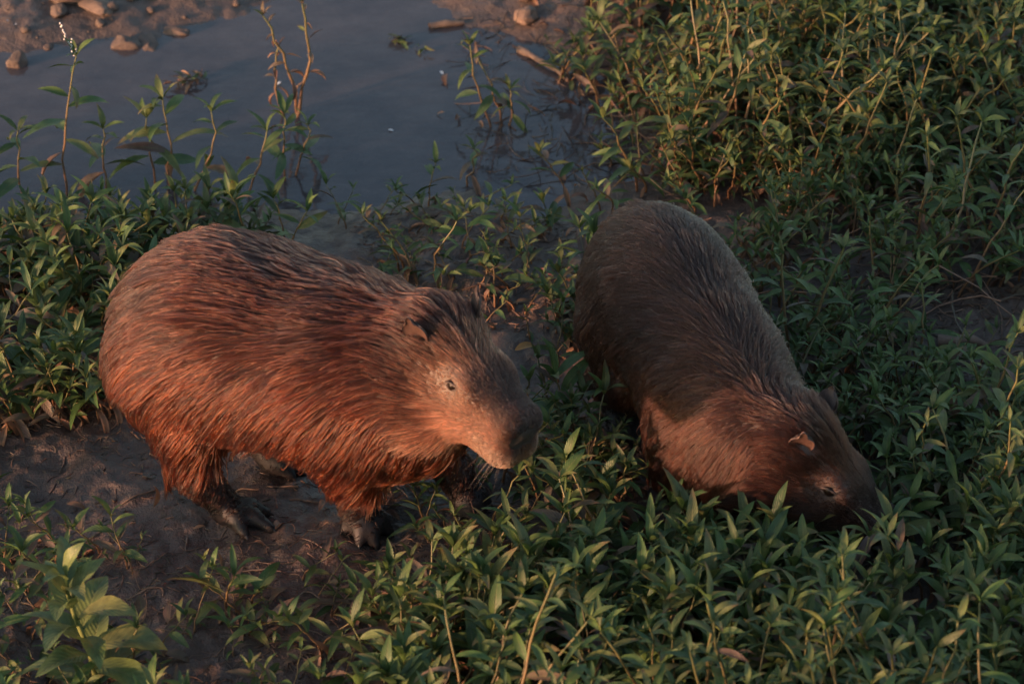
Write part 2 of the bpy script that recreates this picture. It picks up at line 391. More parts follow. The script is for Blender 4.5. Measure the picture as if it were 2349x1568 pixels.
def ear_mesh(size=0.066):
    """cupped ear: x along the ear's opening direction, z towards the tip"""
    nu, nv = 9, 8; V = []; Fc = []
    for i in range(nv):
        t = i / (nv - 1); wdt = size * 0.50 * math.sqrt(max(0.02, 1 - ((t - 0.42) / 0.62) ** 2))
        for j in range(nu):
            s_ = j / (nu - 1) * 2 - 1; ang = s_ * 0.95
            V.append((-size * 0.30 * (1 - math.cos(ang)) * -1 * (1 - 0.3 * t) - 0.010 * t * t * 0, wdt * math.sin(ang) * 1.0, size * t * (1 - 0.22 * s_ * s_ * t)))
    for i in range(nv - 1):
        for j in range(nu - 1): a = i * nu + j; Fc.append((a, a + 1, a + nu + 1, a + nu))
    v = np.array(V); n = len(v); back = v + np.array([-0.007, 0, 0]) * (1 - 0.4 * v[:, 2:] / size)
    f = np.array(Fc); f2 = f[:, ::-1] + n; rim = []
    ring = [i * nu for i in range(nv)] + [(nv - 1) * nu + j for j in range(1, nu)] + [i * nu + nu - 1 for i in range(nv - 2, -1, -1)]
    for a, b in zip(ring[:-1], ring[1:]): rim.append((a, a + n, b + n, b))
    tn = np.r_[np.tile([[0.060, 0.032, 0.025]], (n, 1)), np.tile([[0.035, 0.022, 0.019]], (n, 1))]
    return np.r_[v, back], np.r_[f, f2, np.array(rim)], tn

def orient(o, pos, xdir, zdir, sc=1.0):
    z = norm(zdir); x = np.asarray(xdir, float); x = norm(x - z * (x @ z)); y = np.cross(z, x)
    o.matrix_local = Matrix(((x[0], y[0], z[0], pos[0]), (x[1], y[1], z[1], pos[1]), (x[2], y[2], z[2], pos[2]), (0, 0, 0, 1))) @ Matrix.Scale(sc, 4)

def uvsphere(r, nu=18, nv=12, sc=(1, 1, 1)):
    V = []; Fc = []
    for i in range(nv + 1):
        th = math.pi * i / nv
        for j in range(nu): V.append((math.sin(th) * math.cos(2 * math.pi * j / nu) * sc[0], math.sin(th) * math.sin(2 * math.pi * j / nu) * sc[1], math.cos(th) * sc[2]))
    for i in range(nv):
        for j in range(nu): a = i * nu + j; b = i * nu + (j + 1) % nu; Fc.append((a, a + nu, b + nu, b))
    return np.array(V) * r, np.array(Fc)

def claw_mesh(L, r):
    V = []; Fc = []; n = 6
    for i, t in enumerate((0, 0.4, 0.8, 1.0)):
        rr = r * (1 - 0.85 * t); zc = -0.35 * L * t * t
        for j in range(n): a = 2 * math.pi * j / n; V.append((L * t, rr * math.cos(a), zc + rr * math.sin(a)))
    for i in range(3):
        for j in range(n): Fc.append((i * n + j, i * n + (j + 1) % n, (i + 1) * n + (j + 1) % n, (i + 1) * n + j))
    return np.array(V), np.array(Fc)
ME_CLAW = mesh_np("claw", *claw_mesh(0.012, 0.0070), M_CLAW)
ME_EYE = mesh_np("eye", *uvsphere(0.0165), M_EYE)
_ev, _ef, _et = ear_mesh(); ME_EAR = mesh_np("ear", _ev, _ef, M_SKIN, tint=_et)
def lid_mesh():
    V = []; Fc = []; nu, nv = 24, 6
    for i in range(nu):
        a = 2 * math.pi * i / nu; R_ = (0.0150 + 0.007 * abs(math.cos(a)) ** 3, 0.0078)
        for j in range(nv):
            b = 2 * math.pi * j / nv; rr = 0.0034
            V.append((math.cos(a) * (R_[0] + rr * math.cos(b)), math.sin(a) * (R_[1] + rr * math.cos(b)), rr * math.sin(b) - 0.003 * math.cos(a) ** 2))
    for i in range(nu):
        for j in range(nv): Fc.append((i * nv + j, ((i + 1) % nu) * nv + j, ((i + 1) % nu) * nv + (j + 1) % nv, i * nv + (j + 1) % nv))
    return np.array(V), np.array(Fc)
_lv, _lf = lid_mesh(); ME_LID = mesh_np("eyelid", _lv, _lf, M_SKIN, tint=np.tile([[0.048, 0.034, 0.030]], (len(_lv), 1)))

def grow_fur(name, parent, F, v, f, fr, H, R, N, seed, style, S):
    rg = np.random.default_rng(seed)
    tri = np.r_[f[:, [0, 1, 2]], f[:, [0, 2, 3]]]; a, b, c = v[tri[:, 0]], v[tri[:, 1]], v[tri[:, 2]]
    ar = np.linalg.norm(np.cross(b - a, c - a), axis=-1) / 2; cen = (a + b + c) / 3
    hl = (cen - H) @ R.T / S                                           # head coordinates
    headw = sstep(-0.10, 0.02, hl[:, 0]) * (np.abs(hl[:, 1]) < 0.14) * (hl[:, 2] > -0.22) * (hl[:, 2] < 0.1)
    dens = 1 + 2.2 * headw * sstep(0.08, 0.2, hl[:, 0]) + 0.6 * headw
    dens *= np.where(cen[:, 2] < 0.055, 0.15, 1)
    # parts turned far away from the viewer's side of the bank still get fur
    pw = ar * dens; k = rg.choice(len(tri), N, p=pw / pw.sum())
    r1 = np.sqrt(rg.random(N))[:, None]; r2 = rg.random(N)[:, None]
    p = (1 - r1) * a[k] + r1 * (1 - r2) * b[k] + r1 * r2 * c[k]
    hl = (p - H) @ R.T / S; n0 = F.grad(p)
    hw = sstep(-0.12, 0.02, hl[:, 0]) * (np.abs(hl[:, 1]) < 0.15) * (hl[:, 2] > -0.2) * (hl[:, 2] < 0.1)
    muz = hw * sstep(0.09, 0.19, hl[:, 0]); leg = 1 - sstep(0.13, 0.235, p[:, 2]) 
    if style == 'right': leg = (1 - sstep(0.03, 0.10, p[:, 2])) * (hw < 0.3)
    foot = 1 - sstep(0.025, 0.075, p[:, 2] + 0.35 * hw)
    # eye and nose clear
    eyed = np.minimum(np.linalg.norm((hl - np.array([0.102, 0.068, -0.022])) * (0.8, 1, 1.2), axis=1), np.linalg.norm((hl - np.array([0.102, -0.068, -0.022])) * (0.8, 1, 1.2), axis=1))
    nosed = np.linalg.norm((hl - np.array([0.284, 0, -0.050])) * (1, 0.75, 1), axis=1)
    lobe = noise3(p * 14 + 3); nz = noise3(p * 45 + 1)
    L = style_len(style, p, hl, hw)
    L = L * (1 - hw) + hw * (0.048 - 0.028 * sstep(-0.01, 0.11, hl[:, 0]) * (hl[:, 2] > -0.085) + 0.006 * (hl[:, 2] < -0.1))
    L = L * (1 - muz) + muz * 0.007
    L = L * (1 - leg) + leg * 0.013; L = L * (1 - foot) + foot * 0.004
    guard = rg.random(N) < 0.14
    L *= np.where(guard, 1.40 - 0.3 * hw, 0.92)
    L *= 1 + 0.18 * lobe + 0.25 * (rg.random(N) - 0.5)
    L *= 0.16 + 0.84 * sstep(0.022, 0.060, eyed)
    keep = (eyed > 0.020) & (nosed > 0.030) & (rg.random(N) > 0.55 * (foot > 0.85))
    p, n0, hl, hw, muz, leg, foot, L, lobe, nz, guard = [q_[keep] for q_ in (p, n0, hl, hw, muz, leg, foot, L, lobe, nz, guard)]; N = len(p)
    K = 6
    def field(p, n, hw):
        back = np.tile(np.array([-1.0, 0, 0]), (len(p), 1)); side = norm(p * np.array([0, 1, 0]) + 1e-9)
        low = 1 - sstep(0.22, 0.53, p[:, 2])
        g = np.tile(np.array([0, 0, -1.0]), (len(p), 1))
        rumpw = 1 - sstep(-0.34, -0.16, p[:, 0])
        dv = back * (0.9 - 0.5 * rumpw * low)[:, None] + g * (0.42 + 1.30 * low + 0.5 * rumpw)[:, None]
        hlx = (p - H) @ R.T / S
        hd = np.tile(-R[0], (len(p), 1)) - R[2] * (0.75 * (1 - sstep(-0.13, -0.02, hlx[:, 2])))[:, None] + R[1] * (np.sign(hlx[:, 1]) * 0.25)[:, None]
        dv = dv * (1 - hw)[:, None] + hd * hw[:, None]
        dv = dv + 0.22 * np.stack([noise3(p * 7 + 1), noise3(p * 7 + 31), noise3(p * 7 + 61)], -1)
        return norm(dv - n * np.sum(dv * n, -1, keepdims=True))
    P = np.zeros((N, K, 3)); P[:, 0] = p - n0 * 0.002; cur = p.copy(); st = L / (K - 1)
    lift = (0.06 + 0.12 * rg.random(N) + 0.08 * np.clip(lobe, 0, 1)) * (1 - 0.25 * muz)
    lift = lift + 0.05 * guard + 0.22 * hw * sstep(-0.05, 0.0, hl[:, 2]) * (1 - sstep(0.06, 0.14, hl[:, 0])) * rg.random(N)
    lift = lift + 0.35 * (rg.random(N) < 0.008)
    for i in range(1, K):
        n = F.grad(cur); t = field(cur, n, hw); cur = cur + t * st[:, None]
        tgt = lift * L * (i / (K - 1)) ** 0.85 + 0.0015
        d = F.smp(cur); cor = np.clip(tgt - d, -0.02, 0.03); 
        # long hair hangs off the belly edge instead of wrapping under it
        hang = (n[:, 2] < -0.15) & (L > 0.03) & (hw < 0.5); cor = np.where(hang, np.maximum(cor, 0) , cor)
        cur = cur + F.grad(cur) * cor[:, None]
        P[:, i] = cur
    hz = np.clip((0.30 - p[:, 2]) / 0.1, 0, 1) * (L > 0.05) * (hw < 0.5) * (leg < 0.6)
    P[:, :, 2] -= (hz * 0.022)[:, None] * (np.linspace(0, 1, K) ** 1.5)[None]
    # wet clumps
    nc = max(200, N // style_clump(style)); ci = rg.choice(N, nc, replace=False); kd = kdtree.KDTree(nc)
    for i, j in enumerate(ci): kd.insert(P[j, 2], i)
    kd.balance(); own = np.array([kd.find(q_)[1] for q_ in P[:, 2]]); gd = P[ci[own]]
    cw = (0.93 if style == 'left' else 0.7) * (1 - 0.8 * hw * sstep(0.0, 0.1, hl[:, 0])) * (0.55 + 0.45 * rg.random(N))
    wgt = (np.linspace(0, 1, K) ** 1.3)[None, :, None] * cw[:, None, None]
    rel = gd - gd[:, :1] + P[:, :1] * 0
    far = np.linalg.norm(gd[:, 0] - P[:, 0], axis=1) > 0.035
    wgt = np.where(far[:, None, None], 0, wgt)
    P = P * (1 - wgt) + gd * wgt
    n2 = max(80, N // 70); c2 = rg.choice(N, n2, replace=False); kd = kdtree.KDTree(n2)
    for i, j in enumerate(c2): kd.insert(P[j, 2], i)
    kd.balance(); own2 = np.array([kd.find(q_)[1] for q_ in gd[:, 2]]); g2 = P[c2[own2]]
    off = g2 - g2[:, :1] - (P - P[:, :1]); w2 = (np.linspace(0, 1, K) ** 1.2)[None, :, None] * 0.65 * (1 - 0.8 * hw)[:, None, None]
    P = P + off * w2                                    # locks share a direction
    lock = (0.72 + 0.56 * rg.random(nc))[own] * (0.8 + 0.4 * rg.random(n2))[own2]
    P[:, 1:] += rg.normal(0, 1, (N, K - 1, 3)) * (L * 0.009)[:, None, None]
    # colours
    wt = 0.5 + 0.5 * noise3(p * 9 + 20); rv = rg.random(N)
    dark, mid, red, tan, grey = [np.array(q_) for q_ in style_cols(style)]
    up = sstep(0.34, 0.55, p[:, 2]) if style == 'left' else sstep(0.22, 0.46, p[:, 2])
    cc = mid + (red - mid) * (rv[:, None] ** 1.2) ; cc = cc + (dark - cc) * (np.clip(up * (0.72 if style == 'left' else 0.6) + 0.45 * (wt - 0.5), 0, 1))[:, None]
    hf = hw * sstep(-0.02, 0.1, hl[:, 0])
    eyering = hw * (1 - sstep(0.025, 0.06, eyed[keep]))
    top = hw * sstep(-0.060, -0.020, hl[:, 2] + 0.25 * (hl[:, 1] - 0.02) * (1 if style == 'left' else 0)) * sstep(0.09, 0.17, hl[:, 0])
    cc = cc + (tan - cc) * (0.55 * hf * (1 - top) * (0.5 + 0.5 * rv))[:, None]
    cc = cc + (tan * 1.1 - cc) * (0.7 * eyering)[:, None]
    cc = cc + (dark * 0.8 - cc) * (0.8 * top)[:, None]
    lip = hw * sstep(0.17, 0.22, hl[:, 0]) * (1 - sstep(-0.10, -0.07, hl[:, 2])); cc = cc + (grey - cc) * (0.85 * lip)[:, None]
    nd = 1 - sstep(0.036, 0.066, nosed[keep]); cc = cc + (dark * 0.5 - cc) * (0.85 * nd)[:, None]
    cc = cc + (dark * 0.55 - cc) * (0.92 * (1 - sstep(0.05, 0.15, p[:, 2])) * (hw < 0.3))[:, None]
    cc = cc * (1 + (0.5 + 0.6 * hw) * (rg.random(N) - 0.5))[:, None] * lock[:, None] * (1 + 0.15 * nz)[:, None]
    gh = (1 - 0.65 * hw * sstep(0.06, 0.16, hl[:, 0]))
    cc = cc * (np.where(guard, 1 + 1.1 * gh, 1 - 0.58 * gh) if style == 'left' else np.where(guard, 1 + 0.7 * gh, 1 - 0.3 * gh))[:, None]
    ok = np.ones(N, bool)                                # nothing may lie across the eyes or the ear shells
    for s_ in (1, -1):
        for c_, r_ in (((0.104, 0.074 * s_, -0.021), 0.0165), ((-0.018, 0.084 * s_, 0.036), 0.019)):
            ok &= np.linalg.norm(P[:, 1:] - (H + S * (np.array(c_) @ R)), axis=-1).min(1) > r_ * S
    P, cc, hw, guard = P[ok], cc[ok], hw[ok], guard[ok]; N = len(P)
    cu = bpy.data.hair_curves.new(name); cu.add_curves([K] * N)
    cu.attributes["position"].data.foreach_set("vector", P.astype(np.float32).ravel()) if "position" in cu.attributes else None
    rad = (np.where(hw > 0.5, 0.00045, 0.00065) * np.where(guard, (1.9 if style == 'left' else 1.35) - 0.5 * hw, 1.0))[:, None] * (np.array([1.0, 1.0, 0.95, 0.85, 0.65, 0.25]))[None] * (0.75 + 0.5 * rg.random(N))[:, None]
    ra = cu.attributes.get("radius") or cu.attributes.new("radius", 'FLOAT', 'POINT')
    ra.data.foreach_set("value", rad.astype(np.float32).ravel())
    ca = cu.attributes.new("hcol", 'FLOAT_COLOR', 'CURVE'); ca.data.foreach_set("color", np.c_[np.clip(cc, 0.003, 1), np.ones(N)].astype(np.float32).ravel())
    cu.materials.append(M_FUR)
    o = bpy.data.objects.new("fur", cu); COL.objects.link(o); o.parent = parent
    return o
def style_len(style, p, hl, hw):
    if style == 'left': return 0.085 + 0.022 * (1 - sstep(0.2, 0.45, p[:, 2])) - 0.012 * sstep(0.48, 0.58, p[:, 2])
    return 0.040 + 0.010 * sstep(-0.15, 0.15, p[:, 0]) - 0.012 * (1 - sstep(-0.25, -0.1, p[:, 0]))
def style_clump(style): return 11 if style == 'left' else 9
def style_cols(style):
    if style == 'left': return (0.014, 0.0072, 0.006), (0.038, 0.0082, 0.0036), (0.120, 0.0235, 0.0078), (0.23, 0.090, 0.052), (0.18, 0.10, 0.066)
    return (0.011, 0.0062, 0.0055), (0.024, 0.0095, 0.0068), (0.050, 0.0155, 0.0078), (0.055, 0.020, 0.011), (0.028, 0.018, 0.015)

def finish_animal(name, F, fr, H, R, S, g, style, label, toes, nfur, whiskers=True):
    root = empty(name, fr.O, fr.a); tag(root, label, "capybara", "capybaras")
    v, f = F.mesh()
    for _ in range(2): v = v - F.grad(v, 0.006) * np.clip(F.smp(v), -0.004, 0.004)[:, None]
    hl = (v - H) @ R.T / S
    base = np.tile([[0.060, 0.042, 0.036]], (len(v), 1)) if style == 'left' else np.tile([[0.052, 0.038, 0.034]], (len(v), 1))
    hw = ((hl[:, 0] > 0.02) & (np.abs(hl[:, 1]) < 0.12) & (np.abs(hl[:, 2]) < 0.2))[:, None]
    base = np.where(hw, (0.085, 0.055, 0.042) if style == 'left' else (0.055, 0.036, 0.03), base)
    nosed = np.linalg.norm((hl - np.array([0.284, 0, -0.050])) * (1, 0.8, 1), axis=1)[:, None]
    base = np.where(nosed < 0.042, (0.030, 0.026, 0.026), base)
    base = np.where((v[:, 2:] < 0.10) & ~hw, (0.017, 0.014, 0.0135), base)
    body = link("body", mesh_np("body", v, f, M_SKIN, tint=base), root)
    for s_ in (1, -1):
        e = link("eye", ME_EYE, root); orient(e, g(0.102, 0.0640 * s_, -0.021), R[0], R[1] * s_, S)
        ld = link("eyelid", ME_LID, e)
        ld.matrix_local = Matrix.Translation((0, 0, 0.0112)) @ Matrix.Rotation(-0.45 * s_, 4, 'Z')
        er = link("ear", ME_EAR, root)
        orient(er, g(-0.020, 0.070 * s_, 0.004), R[1] * s_ * 1.0 + R[0] * 0.35 + R[2] * 0.2, R[2] * 0.80 - R[0] * 0.40 + R[1] * s_ * 0.38, S * 1.08)
    for base_, tip in toes:
        c = link("claw", ME_CLAW, root); d = norm(np.array(tip) - np.array(base_)); d[2] = min(d[2], -0.15)
        orient(c, np.array(tip) + d * 0.004, d, np.cross(d, np.cross([0, 0, 1.0], d)))
    fur = grow_fur("fur", root, F, v, f, fr, H, R, nfur, 3 if style == 'left' else 4, style, S)
    if whiskers:
        rg = np.random.default_rng(8); n = 26; K = 5; P = np.zeros((n, K, 3))
        for i in range(n):
            s_ = 1 if i % 2 else -1; p0 = g(0.235 + 0.045 * rg.random(), 0.047 * s_, -0.075 - 0.04 * rg.random())
            d = norm(R[0] * (rg.random() * 0.9 - 0.3) + R[1] * s_ * 0.9 - R[2] * (0.2 + 0.9 * rg.random())); Lw = 0.035 + 0.045 * rg.random()
            for k in range(K): P[i, k] = p0 + d * Lw * k / (K - 1) + np.array([0, 0, -0.018]) * (k / (K - 1)) ** 2
        cu = bpy.data.hair_curves.new("whiskers"); cu.add_curves([K] * n)
        cu.attributes["position"].data.foreach_set("vector", P.astype(np.float32).ravel())
        ra = cu.attributes.get("radius") or cu.attributes.new("radius", 'FLOAT', 'POINT')
        ra.data.foreach_set("value", np.tile(np.array([0.00040, 0.00036, 0.0003, 0.00024, 0.0001], np.float32), n))
        ca = cu.attributes.new("hcol", 'FLOAT_COLOR', 'CURVE'); ca.data.foreach_set("color", np.tile(np.array([0.16, 0.11, 0.085, 1], np.float32), n))
        cu.materials.append(M_FUR); o = bpy.data.objects.new("whiskers", cu); COL.objects.link(o); o.parent = root
    return root, v

def gz(fr, p): w = fr.wld(np.asarray(p, float)); return float(ground_h(np.array([w[0]]), np.array([w[1]]))[0])

def foot(F, fr, ankle, ball, tips, r=0.020):
    """ankle (local xyz), ball = pad centre on the ground, tips = toe tips on the ground"""
    out = []
    b = np.array(ball, float); b[2] = gz(fr, b) + r * 0.85
    for i, tp in enumerate(tips):
        t = np.array(tp, float); t[2] = gz(fr, t) + 0.008; kb = b + (t - b) * 0.12 + np.array([0, 0, 0.004])
        toe_chain(F, kb, t, r * 0.86, 0.0115); out.append((kb, t))
    for (b0, t0), (b1, t1) in zip(out[:-1], out[1:]):           # webbing
        m0 = b0 * 0.5 + t0 * 0.5; m1 = b1 * 0.5 + t1 * 0.5; F.cone(m0 * .8 + m1 * .2, m0 * .2 + m1 * .8, 0.006, 0.006, 0.010); F.cone((b0 + m0) / 2, (b1 + m1) / 2, 0.009, 0.009, 0.010)
    return b, out

# ---- the standing animal
FA = Frame((-0.453, -0.585), -22.0)
def build_left():
    fr = FA; F = Field((-0.62, -0.38, -0.09), (0.72, 0.38, 0.74), 0.0085)
    F.ell((-0.170, 0, 0.395), (0.205, 0.205, 0.193), None, 0.05)
    F.ell((-0.03, 0, 0.385), (0.27, 0.212, 0.186), None, 0.08)
    F.ell((0.15, 0, 0.372), (0.20, 0.178, 0.180), None, 0.08)
    F.cone((0.12, -0.01, 0.38), (0.24, 0.0, 0.40), 0.172, 0.135, 0.07)
    F.cone((0.18, -0.03, 0.325), (0.31, -0.05, 0.37), 0.126, 0.102, 0.07)
    for s_ in (1, -1): F.ell((-0.225, 0.105 * s_, 0.345), (0.130, 0.090, 0.118), None, 0.06)
    for s_ in (1, -1): F.ell((0.17, 0.085 * s_, 0.325), (0.095, 0.070, 0.108), None, 0.06)
    # head
    H = fr.px(1036, 770, 0.55); a = math.radians(-51.0) - fr.a; R = rotm(a, math.radians(17)); S = 0.90
    F.cone((0.22, 0.0, 0.40), H - R[0] * 0.03 - R[2] * 0.065, 0.138, 0.090, 0.06)
    F.cone((0.27, -0.055, 0.325), H + R[0] * 0.075 - R[2] * 0.120, 0.095, 0.060, 0.05)
    g = head_prims(F, H, R, S)
    toes = []
    # near hind leg: knee, raised hock, foot flat on the mud
    bn, t = foot(F, fr, None, fr.px(518, 1192, 0.0), [fr.px(562, 1243, 0.0), fr.px(622, 1226, 0.0), fr.px(612, 1188, 0.0)], 0.029); toes += t
    hk = fr.px(452, 1095, 0.115)
    F.chain([((-0.23, -0.120, 0.33), 0.085), ((-0.175, -0.145, 0.240), 0.054), (hk, 0.037), ((hk + bn) / 2 + np.array([0.004, 0, 0.006]), 0.027), (bn, 0.026)], 0.03)
    # far hind leg
    bf, t = foot(F, fr, None, fr.px(625, 1068, 0.0), [fr.px(668, 1092, 0.0), fr.px(690, 1072, 0.0), fr.px(672, 1052, 0.0)], 0.024); toes += t
    hf = np.array([-0.205, 0.105, 0.115]); F.chain([((-0.24, 0.12, 0.31), 0.088), ((-0.16, 0.125, 0.215), 0.054), (hf, 0.040), (bf, 0.026)], 0.03)
    # near fore leg
    bq, t = foot(F, fr, None, fr.px(835, 1208, 0.0), [fr.px(792, 1228, 0.0), fr.px(826, 1252, 0.0), fr.px(862, 1250, 0.0), fr.px(893, 1218, 0.0)], 0.030); toes += t
    wr = fr.px(818, 1140, 0.075); F.chain([((0.17, -0.085, 0.30), 0.066), ((0.155, -0.075, 0.20), 0.046), (wr, 0.033), (bq, 0.030)], 0.03)
    # far fore leg, a step ahead
    br, t = foot(F, fr, None, fr.px(1072, 1168, 0.0), [fr.px(1058, 1196, 0.0), fr.px(1082, 1200, 0.0), fr.px(1108, 1190, 0.0), fr.px(1118, 1168, 0.0)], 0.025); toes += t
    F.chain([((0.20, 0.085, 0.28), 0.080), ((0.255, 0.085, 0.19), 0.055), (br + np.array([-0.03, 0, 0.07]), 0.034), (br, 0.029)], 0.03)
    return finish_animal("capybara", F, fr, H, R, S, g, 'left', "shaggy reddish brown capybara standing on bare mud with its head raised", toes, NF_L) + (F,)

# ---- the grazing animal
FB = Frame((0.425, -0.545), -66.0)
def build_right():
    fr = FB; F = Field((-0.66, -0.40, -0.09), (0.60, 0.42, 0.66), 0.0085)
    F.ell((-0.31, 0.022, 0.325), (0.195, 0.150, 0.172), None, 0.05)
    F.ell((-0.16, 0.010, 0.305), (0.24, 0.152, 0.165), None, 0.08)
    F.ell((0.01, 0.0, 0.265), (0.19, 0.142, 0.152), None, 0.08)
    H = fr.px(1870, 1003, 0.285); a = math.radians(-24.5) - fr.a; R = rotm(a, math.radians(41)); S = 0.90
    F.cone((0.01, 0.0, 0.25), (0.16, 0.0, 0.225), 0.130, 0.115, 0.07)
    F.cone((0.14, 0.0, 0.225), H - R[0] * 0.03 - R[2] * 0.065, 0.122, 0.095, 0.06)
    F.cone((0.08, -0.045, 0.160), H + R[0] * 0.05 - R[2] * 0.115, 0.122, 0.068, 0.05)
    for s_ in (1, -1): F.ell((-0.32, 0.015 + 0.075 * s_, 0.24), (0.135, 0.072, 0.145), None, 0.06)
    for s_ in (1, -1): F.ell((0.05, 0.070 * s_, 0.20), (0.095, 0.060, 0.12), None, 0.06)
    g = head_prims(F, H, R, S, 1.12)
    toes = []
    for x0, y0, rad in ((-0.30, -0.085, 1), (-0.36, 0.115, 1)):
        b, t = foot(F, fr, None, (x0 + 0.02, y0, 0), [(x0 + 0.10, y0 - 0.045, 0), (x0 + 0.125, y0, 0), (x0 + 0.10, y0 + 0.045, 0)], 0.024); toes += t
        F.chain([((x0 + 0.0, y0 * 0.95, 0.25), 0.09), ((x0 + 0.09, y0, 0.17), 0.060), ((x0 - 0.06, y0, 0.085), 0.038), (b, 0.026)], 0.03)
    for x0, y0 in ((0.10, -0.085), (0.04, 0.085)):
        b, t = foot(F, fr, None, (x0, y0, 0), [(x0 + 0.045, y0 - 0.05, 0), (x0 + 0.075, y0 - 0.018, 0), (x0 + 0.075, y0 + 0.02, 0), (x0 + 0.045, y0 + 0.05, 0)], 0.024); toes += t
        F.chain([((0.05, y0, 0.20), 0.075), ((x0 - 0.05, y0 * 1.1, 0.13), 0.052), (b + np.array([-0.01, 0, 0.045]), 0.033), (b, 0.028)], 0.03)
    return finish_animal("capybara", F, fr, H, R, S, g, 'right', "dark brown capybara grazing with its muzzle down in the leaves", toes, NF_R, False) + (F,)
NF_L, NF_R = 115000, 90000
A_ROOT, A_V, A_F = build_left()
B_ROOT, B_V, B_F = build_right()
print("animals", round(time.time() - T0, 1))

# ------------------------------------------------------------------ plants
def leaf_arrays(L, W, droop, fold, a0=0.0, twist=0.0, wave=0.0, n=7, curl=0.0):
    """leaf along +X from the origin, face up +Z"""
    V = [(0, 0, 0)]; UV = [(0, 0)]; x = z = 0.0; ts = np.linspace(0, 1, n + 1); F = []
    petiole = 0.06
    for i in range(1, n + 1):
        t = ts[i]; ang = a0 - droop * t ** 1.4; ds = L / n; x += ds * math.cos(ang); z += ds * math.sin(ang)
        w = W * 0.5 * max(0.0, math.sin(math.pi * min(1, max(0, (t - petiole) / (1 - petiole))) ** 0.72)) ** 0.85 if t < 1 else 0
        tw = twist * t; fo = fold + curl * t
        if i < n:
            for s_ in (1, 0, -1):
                dy = s_ * w; dz = abs(s_) * w * fo + wave * w * math.sin(9 * t + 2 * s_) * abs(s_)
                V.append((x - dz * math.sin(ang), dy * math.cos(tw) - dz * math.sin(tw) * 0, z + dz * math.cos(ang) + dy * math.sin(tw))); UV.append((t, s_))
        else: V.append((x, 0, z)); UV.append((1, 0))
    F += [(0, 2, 1), (0, 3, 2)]
    for i in range(n - 2):
        a = 1 + 3 * i; b = a + 3
        F += [(a, a + 1, b + 1), (a, b + 1, b), (a + 1, a + 2, b + 2), (a + 1, b + 2, b + 1)]
    a = 1 + 3 * (n - 2); e = len(V) - 1; F += [(a, a + 1, e), (a + 1, a + 2, e)]
    return np.array(V), np.array(F), np.array(UV, float)
TINTS = {'green': [(0.058, 0.108, 0.030), (0.072, 0.124, 0.034), (0.046, 0.084, 0.026), (0.088, 0.134, 0.038), (0.062, 0.112, 0.042)],
         'olive': [(0.098, 0.130, 0.044), (0.115, 0.145, 0.048), (0.088, 0.110, 0.042)],
         'bronze': [(0.115, 0.085, 0.055), (0.100, 0.065, 0.052), (0.125, 0.095, 0.070)],
         'dry': [(0.24, 0.135, 0.085), (0.30, 0.175, 0.11), (0.17, 0.09, 0.06)],
         'yellow': [(0.42, 0.22, 0.07)], 'pink': [(0.26, 0.11, 0.10)]}
LEAVES = []            # (V, F, UV, tint array, mesh)
LEAF_IX = {}
lrg = np.random.default_rng(21)
for kind, cols in TINTS.items():
    LEAF_IX[kind] = []
    for c in cols:
        for rep in range(3 if kind == 'green' else 2):
            dry = kind in ('dry', 'yellow', 'pink')
            V, Fa, UVa = leaf_arrays(1.0, 0.175 + 0.085 * lrg.random(), (0.5 + 0.9 * lrg.random()) * (1.6 if kind == 'dry' else 1), (0.22 + 0.3 * lrg.random()) * (2 if dry else 1),
                                     0.30, (lrg.random() - 0.5) * 0.6, 0.12, 7, 0.9 * dry * lrg.random())
            tn = np.tile(np.array(c), (len(V), 1)) * (1.0 + 0.12 * (lrg.random() - 0.5))
            tip = UVa[:, 0] > 0.8
            if kind in ('olive', 'bronze'): tn[tip] = tn[tip] * 0.5 + np.array([0.14, 0.07, 0.04]) * 0.5
            LEAF_IX[kind].append(len(LEAVES)); LEAVES.append((V, Fa, UVa, tn, mesh_np("leaf", V, Fa, M_LEAF, tint=tn, uv=UVa)))
def tube_arrays(P, R_, n=5):
    P = np.asarray(P, float); m = len(P); V = []; F = []
    T = np.gradient(P, axis=0); T = norm(T); ref = np.array([0.31, 0.95, 0.1])
    for i in range(m):
        a = norm(np.cross(T[i], ref)); b = np.cross(T[i], a)
        for j in range(n): q_ = 2 * math.pi * j / n; V.append(P[i] + R_[i] * (a * math.cos(q_) + b * math.sin(q_)))
    for i in range(m - 1):
        for j in range(n):
            A = i * n + j; B = i * n + (j + 1) % n; F += [(A, B, B + n), (A, B + n, A + n)]
    return np.array(V), np.array(F)
def mat_from(pos, az, el, roll, s):
    x = np.array([math.cos(az) * math.cos(el), math.sin(az) * math.cos(el), math.sin(el)])
    y = np.array([-math.sin(az), math.cos(az), 0]); z = np.cross(x, y)
    y2 = y * math.cos(roll) + z * math.sin(roll); z2 = z * math.cos(roll) - y * math.sin(roll)
    M = np.eye(4); M[:3, 0] = x * s; M[:3, 1] = y2 * s; M[:3, 2] = z2 * s; M[:3, 3] = pos; return M
